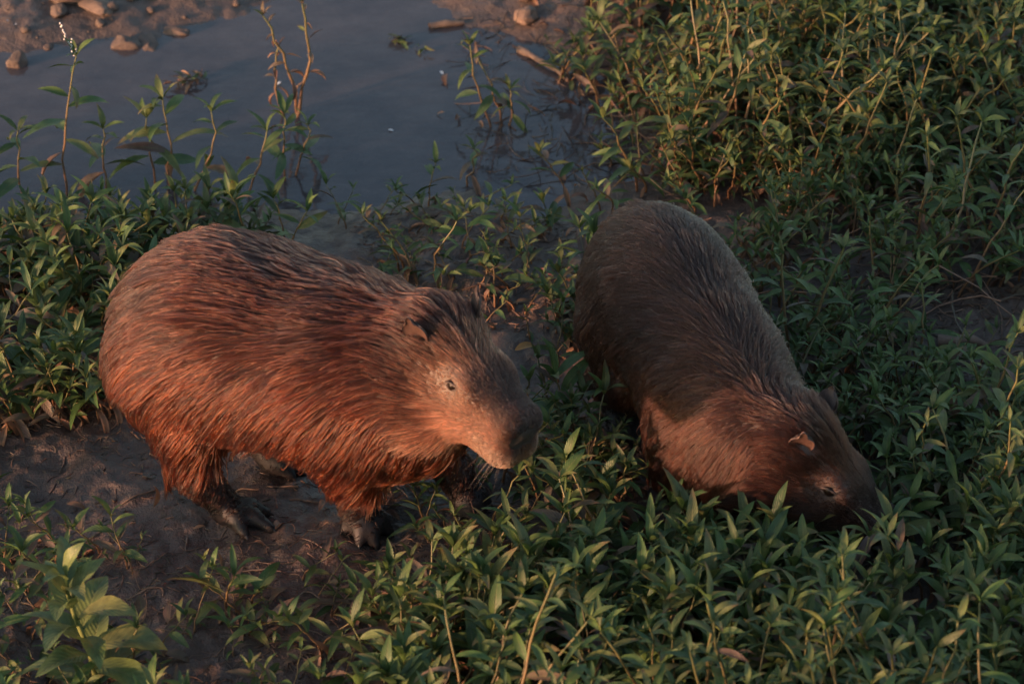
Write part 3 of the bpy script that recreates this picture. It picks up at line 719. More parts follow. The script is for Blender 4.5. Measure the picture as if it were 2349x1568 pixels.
def make_proto(rg, h, nleaf, leafL, mix, lean=0.35, top=4, bare=0.15, stemr=0.0022, path=None, dryrate=0.1, drop=0.0):
    """a knotweed-like shoot: jointed stem, alternate lance leaves, upright tuft at the tip"""
    K = 9; t = np.linspace(0, 1, K); az = rg.random() * 6.28
    if path is None:
        ln = lean * (0.3 + rg.random()); cv = (rg.random() - 0.5) * 0.5
        r_ = h * ln * (t ** 1.3); th = az + cv * t * 2
        P = np.stack([r_ * np.cos(th), r_ * np.sin(th), h * t - h * 0.12 * ln * t ** 2], -1); P[0, 2] = -0.02
    else:
        P = np.stack([np.interp(t, np.linspace(0, 1, len(path)), np.array(path)[:, k]) for k in range(3)], -1)
    P[1:-1, :2] += rg.normal(0, 0.012 * h, (K - 2, 2))
    R_ = stemr * (1.15 - 0.6 * t) * (1 + 0.22 * (np.arange(K) % 2))
    V, F = tube_arrays(P, R_)
    lo = np.array([0.22, 0.115, 0.065]); hi = np.array([0.11, 0.12, 0.045]); tt = np.repeat(t, 5)[:, None]
    tn = lo + (hi - lo) * tt ** 1.2
    leaves = []; names = list(mix.keys()); pb = np.array([mix[k] for k in names], float); pb /= pb.sum()
    for i in range(nleaf):
        f = bare + (1 - bare) * (i + 0.4 * rg.random()) / nleaf; f = min(f, 0.97)
        pos = np.array([np.interp(f, t, P[:, k]) for k in range(3)])
        kind = names[rg.choice(len(names), p=pb)]; el = -0.15 + 0.75 * f + rg.normal(0, 0.22) - drop; L = leafL * (0.75 + 0.4 * rg.random()) * (0.75 + 0.5 * math.sin(math.pi * min(1, f + 0.15)))
        if f < 0.35 and rg.random() < dryrate * 3: kind = 'dry'; el = -0.9 + 0.4 * rg.random()
        leaves.append((LEAF_IX[kind][rg.integers(len(LEAF_IX[kind]))], mat_from(pos, az + i * 2.4 + rg.normal(0, 0.35), el, rg.normal(0, 0.35), L)))
    for i in range(top):
        kind = 'olive' if rg.random() < 0.3 else names[0]
        leaves.append((LEAF_IX[kind][rg.integers(len(LEAF_IX[kind]))], mat_from(P[-1], az + i * 6.28 / top + rg.normal(0, 0.3), 0.55 + 0.6 * rg.random() - drop * 0.5, rg.normal(0, 0.25), leafL * (0.5 + 0.35 * rg.random()))))
    return dict(stem=(V, F, tn), leaves=leaves, h=h, mesh=None, tip=P[-1])
prg = np.random.default_rng(33)
G = {'green': 0.72, 'olive': 0.17, 'bronze': 0.11}; Bz = {'green': 0.60, 'olive': 0.12, 'bronze': 0.28}
PROTO = {'low': [make_proto(prg, 0.11 + 0.09 * prg.random(), prg.integers(5, 9), 0.072 + 0.036 * prg.random(), G, 0.55) for _ in range(18)],
         'bronze': [make_proto(prg, 0.11 + 0.08 * prg.random(), prg.integers(5, 9), 0.058 + 0.03 * prg.random(), Bz, 0.6, dryrate=0.2) for _ in range(12)],
         'mid': [make_proto(prg, 0.09 + 0.07 * prg.random(), prg.integers(5, 9), 0.040 + 0.022 * prg.random(), G, 0.6, dryrate=0.15) for _ in range(14)],
         'tall': [make_proto(prg, 0.22 + 0.13 * prg.random(), prg.integers(7, 11), 0.058 + 0.028 * prg.random(), {'green': 0.55, 'olive': 0.38, 'bronze': 0.07}, 0.45, bare=0.3, stemr=0.0030, drop=0.2) for _ in range(12)],
         'small': [make_proto(prg, 0.05 + 0.05 * prg.random(), prg.integers(3, 6), 0.045 + 0.025 * prg.random(), Bz, 0.9, top=3, stemr=0.0016, dryrate=0.15) for _ in range(10)],
         'seed': [make_proto(prg, 0.025 + 0.02 * prg.random(), prg.integers(3, 6), 0.022 + 0.016 * prg.random(), {'green': 0.9, 'olive': 0.1}, 0.6, top=2, stemr=0.001, bare=0.3) for _ in range(6)]}

ZONES = [  # polygon in photograph pixels, plants per square metre, kinds
 ('shaderow', [(1000, 1690), (3100, 1690), (3100, 2300), (1100, 2300)], 240, {'tall': 1.0}),  # tall shoots added below the view to shade the foreground leaves
 ('litter', [(2080, 700), (2400, 640), (2420, 900), (2300, 930), (2120, 880)], 70, {'small': .6, 'low': .2, 'seed': .2}),
 ('front', [(740, 1180), (800, 1120), (900, 1100), (950, 1095), (960, 1180), (960, 1330), (840, 1360), (740, 1300)], 120, {'small': .6, 'seed': .4}),
 ('mudbare', [(60, 985), (300, 955), (420, 960), (640, 1040), (760, 1090), (900, 1110), (800, 1190), (790, 1290), (640, 1335), (380, 1320), (240, 1260), (90, 1220), (30, 1090)], 9, {'seed': .8, 'small': .2}),
 ('strip', [(720, 480), (850, 470), (1060, 430), (1330, 470), (1330, 640), (1180, 680), (1020, 640), (900, 600), (800, 560), (700, 530)], 230, {'small': .6, 'seed': .4}),
 ('strip2', [(800, 560), (1020, 640), (1180, 690), (1330, 640), (1330, 760), (1180, 800), (1060, 720), (880, 680)], 330, {'small': .6, 'mid': .15, 'seed': .25}),
 ('bottomleft', [(-700, 1005), (60, 990), (40, 1090), (90, 1225), (260, 1262), (420, 1295), (640, 1295), (790, 1255), (880, 1290), (890, 1420), (860, 1700), (830, 2100), (-700, 2100)], 230, {'small': .65, 'bronze': .1, 'seed': .25}),
 ('leftbank', [(-900, 490), (0, 510), (420, 515), (760, 490), (860, 490), (800, 560), (640, 600), (420, 640), (330, 900), (310, 950), (200, 975), (60, 990), (-100, 1000), (-900, 1010)], 480, {'bronze': .55, 'low': .2, 'small': .25}),
 ('edge', [(1280, 480), (1290, 300), (1200, 200), (1340, 60), (1380, -120), (1560, -120), (1560, 200), (1480, 300), (1460, 420), (1400, 480)], 300, {'mid': .45, 'small': .35, 'bronze': .2}),
 ('marsh', [(1400, 480), (1460, 420), (1480, 300), (1560, 200), (1560, -120), (3100, -120), (3100, 380), (1640, 380), (1560, 430)], 560, {'tall': .42, 'mid': .58}),
 ('rightside', [(1640, 380), (3100, 380), (3100, 1220), (2020, 1200), (1900, 1000), (1700, 700), (1560, 430)], 680, {'mid': .74, 'tall': .08, 'small': .18}),
 ('between', [(1180, 690), (1340, 640), (1420, 700), (1700, 700), (1900, 1000), (2020, 1200), (1180, 1220), (1080, 1250), (960, 1300), (950, 1095), (1100, 1080), (1160, 900), (1100, 800)], 500, {'mid': .65, 'low': .15, 'small': .2}),
 ('foreground', [(880, 1290), (1080, 1250), (1180, 1220), (2020, 1200), (3100, 1200), (3100, 2200), (830, 2200), (860, 1700), (890, 1420)], 520, {'low': .72, 'mid': .18, 'bronze': .10}),
]
LABELS = {
 'litter': ("sprig among the dry leaves and broken sticks", "sprigs among the dry litter"),
 'mudbare': ("sprig on the bare mud by the standing capybara", "sprigs on the bare mud"),
 'strip': ("sparse sprig on the mud shore behind the capybaras", "sprigs on the mud shore"),
 'strip2': ("sprig beside the standing capybara's neck", "sprigs beside the standing capybara's neck"),
 'bottomleft': ("sprig on dark soil around the broad-leaved plant", "sprigs around the broad-leaved plant"),
 'front': ("sprig at the standing capybara's forefeet", "sprigs at the standing capybara's forefeet"),
 'leftbank': ("knotweed behind the standing capybara's rump", "knotweed behind the standing capybara"),
 'edge': ("knotweed at the brown flooded puddle margin", "knotweed at the flooded margin"),
 'marsh': ("knotweed in flooded growth beyond the grazing capybara", "flooded knotweed beyond the grazing capybara"),
 'rightside': ("knotweed along the grazing capybara's back", "knotweed along the grazing capybara's back"),
 'between': ("knotweed growing between the two capybaras", "knotweed between the capybaras"),
 'shaderow': ("knotweed", "knotweed patch before the grazing capybara"),  # the unseen row added for its shade
 'foreground': ("knotweed in the thick patch before the grazing capybara", "knotweed patch before the grazing capybara"),
}
N0 = 60000; AREA = (-2.6, 2.3, -2.3, 2.6); cx = rng.uniform(AREA[0], AREA[1], N0); cy = rng.uniform(AREA[2], AREA[3], N0)
cand_d = N0 / ((AREA[1] - AREA[0]) * (AREA[3] - AREA[2])); uu, vv = pr(np.stack([cx, cy, np.zeros(N0)], -1)); ch = ground_h(cx, cy)
pondd = polydist(cx, cy, POND); clumpn = fbm(np.stack([cx * 4, cy * 4, cx * 0 + 7], -1), 3)
keep = []; taken = np.zeros(N0, bool)
for zi, (zn, poly, dn, kinds) in enumerate(ZONES):
    m = inpoly(uu, vv, poly) & ~taken; taken |= m
    prob = np.clip(dn / cand_d * (1 + 0.75 * clumpn), 0, 1)
    prob = np.where((pondd < -0.06), prob * (0.05 if zn != 'marsh' else 0.35), np.where(pondd < 0.02, prob * 0.6, prob))
    far = (uu < -120) | (uu > 2480) | (vv < -120); prob = np.where(far & (zn != 'shaderow'), prob * 0.4, prob)
    sel = np.where(m & (rng.random(N0) < prob))[0]; kn = list(kinds.keys()); kp = np.array([kinds[k] for k in kn]); kp /= kp.sum()
    for i in sel: keep.append((i, zi, kn[rng.choice(len(kn), p=kp)]))
print("plants", len(keep), round(time.time() - T0, 1))
def blocked(i, hgt):
    w = np.array([[cx[i], cy[i], ch[i] + t * hgt] for t in (0.05, 0.4, 0.8, 1.0)])
    for fr, F in ((FA, A_F), (FB, B_F)):
        l = fr.loc(w)
        if np.any(np.all((l > F.lo) & (l < F.lo + F.h * (F.n - 1)), axis=-1) & (F.smp(l) < 0.030)): return True
    return False
SIL = [[(1335, 560), (1420, 470), (1500, 450), (1600, 470), (1700, 700), (1800, 880), (1900, 1000), (1990, 1100), (2015, 1185), (1930, 1208), (1830, 1205), (1750, 1185), (1600, 1140), (1480, 1085), (1390, 960), (1340, 850)],
       [(255, 740), (330, 600), (480, 525), (650, 540), (800, 610), (910, 695), (1080, 705), (1160, 820), (1215, 980), (1190, 1055), (1110, 1050), (1000, 1070), (880, 1090), (920, 1225), (890, 1262), (770, 1255), (740, 1100), (560, 1050), (540, 1100), (650, 1215), (620, 1255), (530, 1265), (410, 1100), (390, 1000), (270, 860)]]
def hides(i, hgt, spread):
    a = pr([cx[i], cy[i], ch[i] + hgt]); b = pr([cx[i], cy[i], ch[i] + hgt * 0.5]); r_ = spread * 380
    P_ = np.array([[a[0], a[1] - r_ * 0.8], [a[0] - r_, a[1]], [a[0] + r_, a[1]], [b[0] - r_, b[1]], [b[0] + r_, b[1]], [a[0], a[1]]])
    for k, S_ in enumerate(SIL):
        base_in = (k == 0 and cy[i] > -0.45) or (k == 1 and cy[i] > -0.52)
        if not base_in and inpoly(P_[:, 0], P_[:, 1], S_).any(): return True
    return False
plants = []
for i, zi, kd_ in keep:
    pi = rng.integers(len(PROTO[kd_])); sc = 0.8 + 0.45 * rng.random(); p_ = PROTO[kd_][pi]
    if ch[i] < WZ - 0.045: continue
    if blocked(i, p_['h'] * sc):
        if blocked(i, p_['h'] * sc * 0.5): continue
        sc *= 0.5
    sp_ = 0.05 if kd_ in ('small', 'seed') else 0.085
    if hides(i, p_['h'] * sc, sp_ * sc):
        sc *= 0.6
        if hides(i, p_['h'] * sc, sp_ * sc): continue
    if ZONES[zi][0] == 'leftbank' and uu[i] > -100:
        tp = pr([cx[i], cy[i], ch[i] + p_['h'] * sc])[1]
        if tp < 455 and rng.random() < 0.94: continue
    plants.append(dict(x=cx[i], y=cy[i], z=ch[i], rz=rng.random() * 6.28, s=sc, kind=kd_, pi=pi, zone=zi, u=uu[i], v=vv[i]))
for p_ in plants:
    inside = -10 < p_['u'] < 2360 and 20 < p_['v'] < 1600
    behind = (1330 < p_['u'] < 1700 and 440 < p_['v'] < 700) or (400 < p_['u'] < 900 and 620 < p_['v'] < 1050)
    p_['score'] = (PROTO[p_['kind']][p_['pi']]['h'] ** 0.5 * p_['s'] / (np.linalg.norm([p_['x'], p_['y'] - CAM[1], CAM[2]]) ** 1.5)) if inside and not behind else -1
order = sorted(range(len(plants)), key=lambda k: -plants[k]['score']); single = set(order[:292])
def stem_mesh(pp):
    if pp['mesh'] is None: pp['mesh'] = mesh_np("stem", pp['stem'][0], pp['stem'][1], M_STEM, tint=pp['stem'][2])
    return pp['mesh']
MARKS = [(px(u, v, 0), t) for u, v, t in [(1640, 1480, "the bowed shoot with curled pink leaves"), (2150, 1530, "the pink-stemmed shoot"), (2040, 1320, "the shoot overlapping the grazing capybara's lips"), (1880, 1310, "the broad shoot under the grazing jaw"),
         (1120, 1240, "the leaning stem under the standing chin"), (850, 1240, "the standing capybara's near forefoot"), (580, 1230, "the standing capybara's near hind foot"), (232, 1590, "the broad-leaved plant"), (1430, 1215, "the pale-stemmed shoot at the grazing chest"),
         (1250, 110, "the pale branch slanting into the puddle"), (1540, 420, "the grazing capybara's rump"), (2180, 830, "the thick sticks in the litter"), (1930, 1000, "the grazing capybara's ears"), (1760, 720, "the grazing capybara's shoulders"), (2215, 1075, "the long straggling stem past the ears"),
         (1400, 900, "the grazing capybara's belly"), (1240, 800, "the orange leaf by the standing brow"), (160, 700, "the large hanging dry leaf"), (230, 500, "the spiked stem and its neighbour"), (480, 480, "the bowed stem at the puddle edge"), (680, 470, "the foot of the withered stems"), (1080, 440, "the dark lip of the shore"), (1205, 527, "the yellow-orange fallen leaf"), (1010, 640, "the long curved stem on the mud strip")]]
def nearest_mark(x, y):
    d = [math.hypot(m[0] - x, m[1] - y) for m, _ in MARKS]; k = int(np.argmin(d)); return MARKS[k][1] if d[k] < 0.42 else None
def place_plant(pp, name, loc, rz, s, label, group, cat="plant", pond=False):
    r = bpy.data.objects.new(name, None); COL.objects.link(r); r.empty_display_size = 0.02
    r.location = loc; r.rotation_euler = (0, 0, rz); r.scale = (s, s, s); tag(r, label, cat, group)
    st = bpy.data.objects.new("stem", stem_mesh(pp)); COL.objects.link(st); st.parent = r
    for li, M in pp['leaves']:
        lf = bpy.data.objects.new("leaf", LEAVES[li][4]); COL.objects.link(lf); lf.parent = r; lf.matrix_local = Matrix(M.tolist())
    return r
SV, SF, ST, SU = [], [], [], []; base = 0
def flat(pp):
    if 'flat' not in pp:
        Vs, Fs, Ts, Us = [], [], [], []; b = 0
        for li, M in pp['leaves']:
            V, Fa, U_, tn, _ = LEAVES[li]; Vs.append(V @ M[:3, :3].T + M[:3, 3]); Fs.append(Fa + b); Ts.append(tn); Us.append(U_); b += len(V)
        V, Fa, tn = pp['stem']; Vs.append(V); Fs.append(Fa + b); Ts.append(tn); Us.append(np.full((len(V), 2), 0.5))
        pp['flat'] = (np.concatenate(Vs), np.concatenate(Fs), np.concatenate(Ts), np.concatenate(Us))
    return pp['flat']
for k, p_ in enumerate(plants):
    pp = PROTO[p_['kind']][p_['pi']]
    if k in single:
        lb, gp = LABELS[ZONES[p_['zone']][0]]; hh = pp['h'] * p_['s']
        kinds_ = [next(kk for kk, ix in LEAF_IX.items() if li in ix) for li, _ in pp['leaves']]; nl = len(kinds_)
        look = "with dry curled lower leaves" if 'dry' in kinds_ else "with bronze leaves" if kinds_.count('bronze') >= 2 else "with yellowish tip leaves" if kinds_.count('olive') >= 3 else "green throughout"
        size = "knee-deep tall" if hh > 0.26 else "tall" if hh > 0.19 else "middling" if hh > 0.12 else "short"
        size = size.replace("knee-deep tall", "lanky"); mk = nearest_mark(p_['x'], p_['y'])
        if mk: gp = "knotweed nearest " + mk
        if mk: lb = lb.split()[0].replace("sparse", "sprig") + " nearest " + mk
        lb = "%s %s, %s" % (size, lb, look)
        place_plant(pp, "knotweed_plant", (p_['x'], p_['y'], p_['z']), p_['rz'], p_['s'], lb, gp)
    else:
        V, Fa, tn, U_ = flat(pp); c, s_ = math.cos(p_['rz']), math.sin(p_['rz'])
        W = V * p_['s']; W = np.stack([W[:, 0] * c - W[:, 1] * s_, W[:, 0] * s_ + W[:, 1] * c, W[:, 2]], -1) + np.array([p_['x'], p_['y'], p_['z']])
        SV.append(W); SF.append(Fa + base); ST.append(tn * (0.8 + 0.4 * rng.random())); SU.append(U_); base += len(V)
o = link("ground_cover", mesh_np("ground_cover", np.concatenate(SV), np.concatenate(SF), M_LEAF, tint=np.concatenate(ST), uv=np.concatenate(SU)))
tag(o, "dense carpet of small green knotweed leaves over the bank", "ground cover", kind="stuff")
print("plants built", len(single), len(plants), sum(len(f) for f in SF), round(time.time() - T0, 1))

# ------------------------------------------------------------------ named plants
def stem_to(u0, v0, u1, v1, z0=None, bend=0.0, K=5):
    """path from a base pixel (on the ground or pond bed) up to the pixel of the tip, standing in one upright plane"""
    b = px(u0, v0, WZ if z0 is None else z0); hgt = (v0 - v1) / (np.linalg.norm(b - CAM) ** -1 * FPX * math.cos(PITCH))
    q_ = px(u1, v1, b[2] + hgt * 0.98)
    t = np.linspace(0, 1, K)[:, None]; d = q_ - b; d[1] *= 0.4
    P = d * t + np.array([bend, 0, 0]) * np.sin(math.pi * t); P[0, 2] -= 0.05
    return b, P
def custom(name, label, u0, v0, u1, v1, nleaf, L, mix, group=None, bend=0.0, seed=1, cat="plant", bare=0.3, dry=0.1, spike=False, top=4, r=0.0027, z0=None):
    rg = np.random.default_rng(seed); b, P = stem_to(u0, v0, u1, v1, z0, bend)
    pp = make_proto(rg, 0.3, nleaf + (group == pg), L * (1.25 if group == pg else 1.0), mix, path=P, bare=bare, stemr=r, dryrate=dry, top=top, drop=0.35)
    o = place_plant(pp, name, b, 0, 1, label, group, cat)
    if spike:
        V, Fa = uvsphere(0.0022, 6, 4); Vs, Fs = [], []; n = 26; top_ = pp['tip']
        for i in range(n):
            t = i / n; c = top_ + np.array([-0.035 * t + 0.004 * rg.normal(), 0.01 * t + 0.003 * rg.normal(), 0.09 * t]); Vs.append(V + c); Fs.append(Fa + i * len(V))
        link("flower_spike", mesh_np("flower_spike", np.concatenate(Vs), np.concatenate(Fs), M_WHITE), o)
    return o
GR = {'green': .7, 'olive': .2, 'bronze': .1}; DR = {'bronze': .4, 'dry': .5, 'olive': .1}
pg = "tall plants standing in the puddle"
custom("knotweed_plant", "tallest puddle stem with drooping leaves and a pale flower spike", 150, 445, 172, 140, 8, 0.085, GR, pg, -0.015, 1, spike=True)
custom("knotweed_plant", "upright leafy stem beside two leaning stems in the puddle", 388, 430, 372, 235, 6, 0.095, GR, pg, 0.01, 2)
custom("knotweed_plant", "leafy stem leaning away from its two neighbours, over the half-sunk dark stone", 370, 425, 335, 275, 4, 0.085, GR, pg, -0.01, 3)
custom("knotweed_plant", "bowed reddish stem with a few arched leaves growing out of the puddle edge", 430, 440, 484, 262, 4, 0.085, GR, pg, 0.03, 4)
custom("knotweed_plant", "withered reddish stem crossing another in the middle of the puddle", 690, 262, 602, 45, 7, 0.05, DR, "withered stems in the puddle", 0.012, 5, dry=0.4, r=0.0042)
custom("knotweed_plant", "withered tan stem with curled leaves and a green tip in the puddle", 668, 265, 692, 20, 8, 0.05, DR, "withered stems in the puddle", 0.03, 6, dry=0.4, r=0.0042)
custom("knotweed_plant", "thin broken withered stem between two taller withered stems", 655, 262, 640, 110, 6, 0.045, DR, "withered stems in the puddle", -0.02, 7, dry=0.4, top=2, r=0.0036)
custom("knotweed_plant", "leafy stem rising at the foot of the withered stems", 662, 410, 652, 265, 6, 0.075, GR, pg, -0.01, 8)
custom("knotweed_plant", "side stem leaning from the foot of the withered stems", 668, 400, 705, 290, 4, 0.07, GR, pg, 0.012, 9)
custom("knotweed_plant", "leaning stem with a tuft of leaves beside the withered stems' reflection", 560, 450, 612, 305, 4, 0.08, GR, pg, 0.01, 10)
custom("knotweed_plant", "reddish forked-looking stem with a leafy tuft by the brown dead stems", 1130, 292, 1078, 110, 6, 0.07, {'green': .6, 'bronze': .4}, pg, -0.01, 11)
custom("knotweed_plant", "bare reddish stem leaning beside the leafy tuft by the dead stems", 1150, 290, 1096, 140, 3, 0.06, {'bronze': .7, 'green': .3}, pg, 0.012, 12, top=2)
custom("knotweed_plant", "short leafy stem standing by the tangle of brown dead stems", 1176, 290, 1170, 208, 5, 0.055, GR, pg, 0, 13)
custom("knotweed_plant", "solitary sprig on the dark lip of the near shore", 1072, 425, 1088, 345, 5, 0.06, {'green': .6, 'bronze': .4}, None, 0.006, 14)
custom("knotweed_plant", "stem with wide arching leaves at the puddle edge past the spiked stem", 60, 465, 40, 305, 6, 0.085, GR, pg, -0.012, 15)
custom("knotweed_plant", "leafy stem growing close beside the spiked stem", 240, 440, 236, 300, 6, 0.075, GR, pg, 0.0, 16)
custom("knotweed_plant", "long curved pale stem with hanging leaves on the mud strip", 1010, 660, 1048, 508, 5, 0.065, GR, None, -0.03, 17, z0=-0.02)
custom("knotweed_plant", "pale-stemmed shoot standing against the grazing capybara's chest", 1430, 1215, 1437, 1065, 6, 0.075, GR, None, -0.01, 18, z0=0.0)
custom("knotweed_plant", "leaning pale stem with a tuft beneath the standing capybara's chin", 1120, 1240, 1190, 1085, 5, 0.075, GR, None, -0.008, 19, z0=0.0)
custom("knotweed_plant", "bowed shoot with curled pink dry leaves in the knotweed patch", 1640, 1480, 1710, 1300, 6, 0.085, {'green': .6, 'dry': .4}, None, 0.02, 20, z0=0.0, dry=0.3)
custom("knotweed_plant", "pink-stemmed shoot with a few drooping bronze leaves in the knotweed patch", 2150, 1530, 2172, 1375, 5, 0.08, {'olive': .5, 'bronze': .5}, None, 0.006, 21, z0=0.0)
custom("knotweed_plant", "yellow-green shoot overlapping the grazing capybara's lips", 2040, 1320, 2045, 1195, 7, 0.105, {'green': .4, 'olive': .6}, None, 0, 22, z0=0.0)
custom("knotweed_plant", "broad yellow-green shoot under the grazing capybara's jaw", 1880, 1310, 1868, 1205, 8, 0.110, {'green': .5, 'olive': .5}, None, 0, 23, z0=0.0)
custom("knotweed_plant", "slim shoot rising behind the grazing capybara's ears", 1935, 1060, 1965, 955, 4, 0.055, {'bronze': .6, 'green': .4}, None, 0, 24, z0=0.0)
custom("knotweed_plant", "long straggling stem with a leafy end sprawling through the growth past the ears", 2215, 1075, 2330, 905, 6, 0.075, GR, None, 0.02, 25, z0=0.0)
for k, (u0, v0, u1, v1) in enumerate([(1905, 260, 1935, 110), (2100, 300, 2120, 60), (1770, 290, 1785, 120), (2275, 270, 2330, 60), (2230, 180, 2250, 20), (1960, 470, 1950, 350), (1600, 300, 1610, 180), (1830, 480, 2010, 380)]):
    custom("knotweed_plant", ["tall bare-stemmed knotweed leaning out of the flooded growth", "tall knotweed with long arched leaves over the flooded growth"][k % 2], u0, v0, u1, v1, 7, 0.085, {'green': .6, 'olive': .4}, "tallest stems in the flooded growth", 0.015, 40 + k, bare=0.45, z0=-0.04)

# broad-leaved plant in the corner
brg = np.random.default_rng(77); b0 = px(232, 1600, 0.0); b0[2] = float(ground_h(b0[:1], b0[1:2])[0]); bl = empty("broad_leaved_plant", b0)
tag(bl, "single large plant with broad wavy pale green leaves on the dark soil", "plant")
P = np.stack([np.linspace(0, -0.045, 8), np.linspace(0, 0.02, 8), np.linspace(-0.02, 0.30, 8)], -1); P[1:-1, 0] += 0.006 * np.sin(np.arange(6))
V, Fa = tube_arrays(P, np.linspace(0.0075, 0.0035, 8), 8); link("stem", mesh_np("stem", V, Fa, M_STEM, tint=np.tile([[0.14, 0.165, 0.05]], (len(V), 1))), bl)
BL = []
for k in range(5):
    V, Fa, U_ = leaf_arrays(1.0, 0.34 + 0.06 * brg.random(), 0.7 + 0.8 * brg.random(), 0.35, 0.35, 0.3 * (brg.random() - 0.5), 0.22, 10)
    tn = np.tile(np.array([(0.085, 0.125, 0.045), (0.10, 0.14, 0.05), (0.07, 0.11, 0.045), (0.12, 0.14, 0.055), (0.08, 0.12, 0.05)][k]), (len(V), 1)); tn[np.abs(U_[:, 1]) > 0.5] *= np.array([1.25, 1.15, 1.0])
    BL.append(mesh_np("leaf", V, Fa, M_LEAF, tint=tn, uv=U_))
for i in range(22):
    f = 0.12 + 0.88 * i / 21; pos = np.array([np.interp(f, np.linspace(0, 1, 8), P[:, k]) for k in range(3)])
    lf = link("leaf", BL[i % 5], bl); lf.matrix_local = Matrix(mat_from(pos, i * 2.4 + brg.normal(0, 0.2), 0.05 + 0.95 * f ** 2 + brg.normal(0, 0.12), brg.normal(0, 0.2), (0.165 - 0.075 * f ** 2) * (0.85 + 0.3 * brg.random())).tolist())

# ------------------------------------------------------------------ stones
def ico(n=3):
    import bmesh
    bm = bmesh.new(); bmesh.ops.create_icosphere(bm, subdivisions=n, radius=1.0); v = np.array([q_.co[:] for q_ in bm.verts]); f = np.array([[w.index for w in q_.verts] for q_ in bm.faces]); bm.free(); return v, f
IV, IF = ico(4); IV2, IF2 = ico(2)
def stone(u, v, r, label, group=None, sink=0.3, seed=0, rough=0.22, name="stone", mat=None, rz=None):
    rg = np.random.default_rng(900 + seed); V = IV.copy(); o3 = rg.random(3) * 30
    d = 1 + rough * fbm(V * 1.3 + o3, 3) + 0.05 * fbm(V * 5 + o3, 3); V = V * d[:, None]
    for _ in range(5):                                     # broken facets
        n = norm(rg.normal(0, 1, 3)); c = 0.72 + 0.2 * rg.random(); q_ = V @ n; V = V - np.clip(q_ - c, 0, None)[:, None] * n * 0.9
    V = V * np.array(r); b = px(u, v, WZ); z = max(float(ground_h(b[:1], b[1:2])[0]), WZ - 0.02)
    o = link(name, mesh_np(name, V, IF, mat or M_STONE)); o.location = (b[0], b[1], z + r[2] * (1 - 2 * sink)); o.rotation_euler = (0, 0, rg.random() * 6.28 if rz is None else rz); tag(o, label, "stone", group); return o
stone(165, 22, (0.060, 0.055, 0.048), "largest rounded tan stone on the far mud bank", None, 0.2, 1, rz=0.3)
stone(138, 50, (0.030, 0.025, 0.020), "smaller tan stone tucked against the largest bank stone", None, 0.3, 2)
stone(222, 40, (0.055, 0.040, 0.016), "flat dark stone half buried next to the largest bank stone", None, 0.3, 3, mat=M_TWIG)
stone(262, 45, (0.017, 0.016, 0.013), "pebble-sized reddish stone on the far bank", "small stones on the far bank", 0.3, 4)
stone(306, 22, (0.020, 0.018, 0.016), "pebble-sized reddish stone on the far bank", "small stones on the far bank", 0.3, 5)
stone(230, 68, (0.015, 0.014, 0.012), "pebble-sized reddish stone on the far bank", "small stones on the far bank", 0.3, 6)
stone(285, 105, (0.040, 0.032, 0.026), "angular brown stone standing in the puddle with a dark broken side", None, 0.25, 7, 0.3, rz=0.2)
stone(338, 95, (0.050, 0.030, 0.012), "low submerged brown stone touching the angular stone", None, 0.55, 8)
stone(404, 75, (0.040, 0.018, 0.014), "long pale stone lying alone in the puddle", None, 0.3, 9, rz=-0.25)
stone(40, 148, (0.028, 0.024, 0.030), "small peaked stone in the puddle near its far edge", None, 0.3, 10)
stone(160, 160, (0.048, 0.036, 0.014), "broad reddish stone just awash behind the spiked stem", None, 0.5, 11)
stone(288, 325, (0.035, 0.026, 0.018), "dark half-sunk stone near the leaning stems", None, 0.35, 12, mat=M_TWIG)
stone(112, 108, (0.018, 0.014, 0.008), "thin flat stone at the waterline of the far bank", None, 0.3, 13)
stone(1202, 22, (0.034, 0.030, 0.026), "round pale stone above the brown mud margin", None, 0.2, 14)
stone(1206, 58, (0.036, 0.032, 0.024), "dull mud-caked stone just below the round pale stone", None, 0.3, 15, mat=M_TWIG)
for k in range(24):
    u = rng.uniform(-60, 620); v = rng.uniform(-40, 110) * (1 - u / 900); r_ = 0.004 + 0.011 * rng.random() ** 2; b = px(u, v, WZ)
    if polydist(b[:1], b[1:2], POND)[0] < -0.02: continue
    V = IV2 * (1 + 0.25 * noise3(IV2 * 1.6 + k)[:, None]) * np.array([1, 0.8, 0.6]) * r_
    o = link("pebble", mesh_np("pebble", V, IF2, M_STONE)); o.location = (b[0], b[1], float(ground_h(b[:1], b[1:2])[0]) + r_ * 0.2); o.rotation_euler = (0, 0, rng.random() * 6); tag(o, "tiny brown pebble on the far mud bank", "pebble", "pebbles on the far bank")

# ------------------------------------------------------------------ sticks and fallen leaves
def twig(u0, v0, u1, v1, r, label, group=None, seed=0, lift=0.0, name="twig", fork=False):
    rg = np.random.default_rng(500 + seed); a = px(u0, v0, 0); b = px(u1, v1, 0); K = 9; t = np.linspace(0, 1, K)[:, None]; P = a + (b - a) * t
    side = norm(np.array([-(b - a)[1], (b - a)[0], 0])); ln = np.linalg.norm(b - a); P = P + side * (np.cumsum(rg.normal(0, 0.05, K))[:, None] - 0.0) * ln * 0.35
    P[:, 2] = np.maximum(ground_h(P[:, 0], P[:, 1]), WZ - 0.004) + r * 0.7 + lift * np.sin(math.pi * t[:, 0]); P[:, 2] = np.convolve(np.pad(P[:, 2], 1, 'edge'), [.25, .5, .25], 'valid')
    o0 = P[0].copy(); V, Fa = tube_arrays(P - o0, r * (1.1 - 0.5 * t[:, 0]) * (1 + 0.15 * rg.normal(0, 1, K)), 7)
    o = link(name, mesh_np(name, V, Fa, M_TWIG)); o.location = o0; tag(o, label, "twig", group); return o
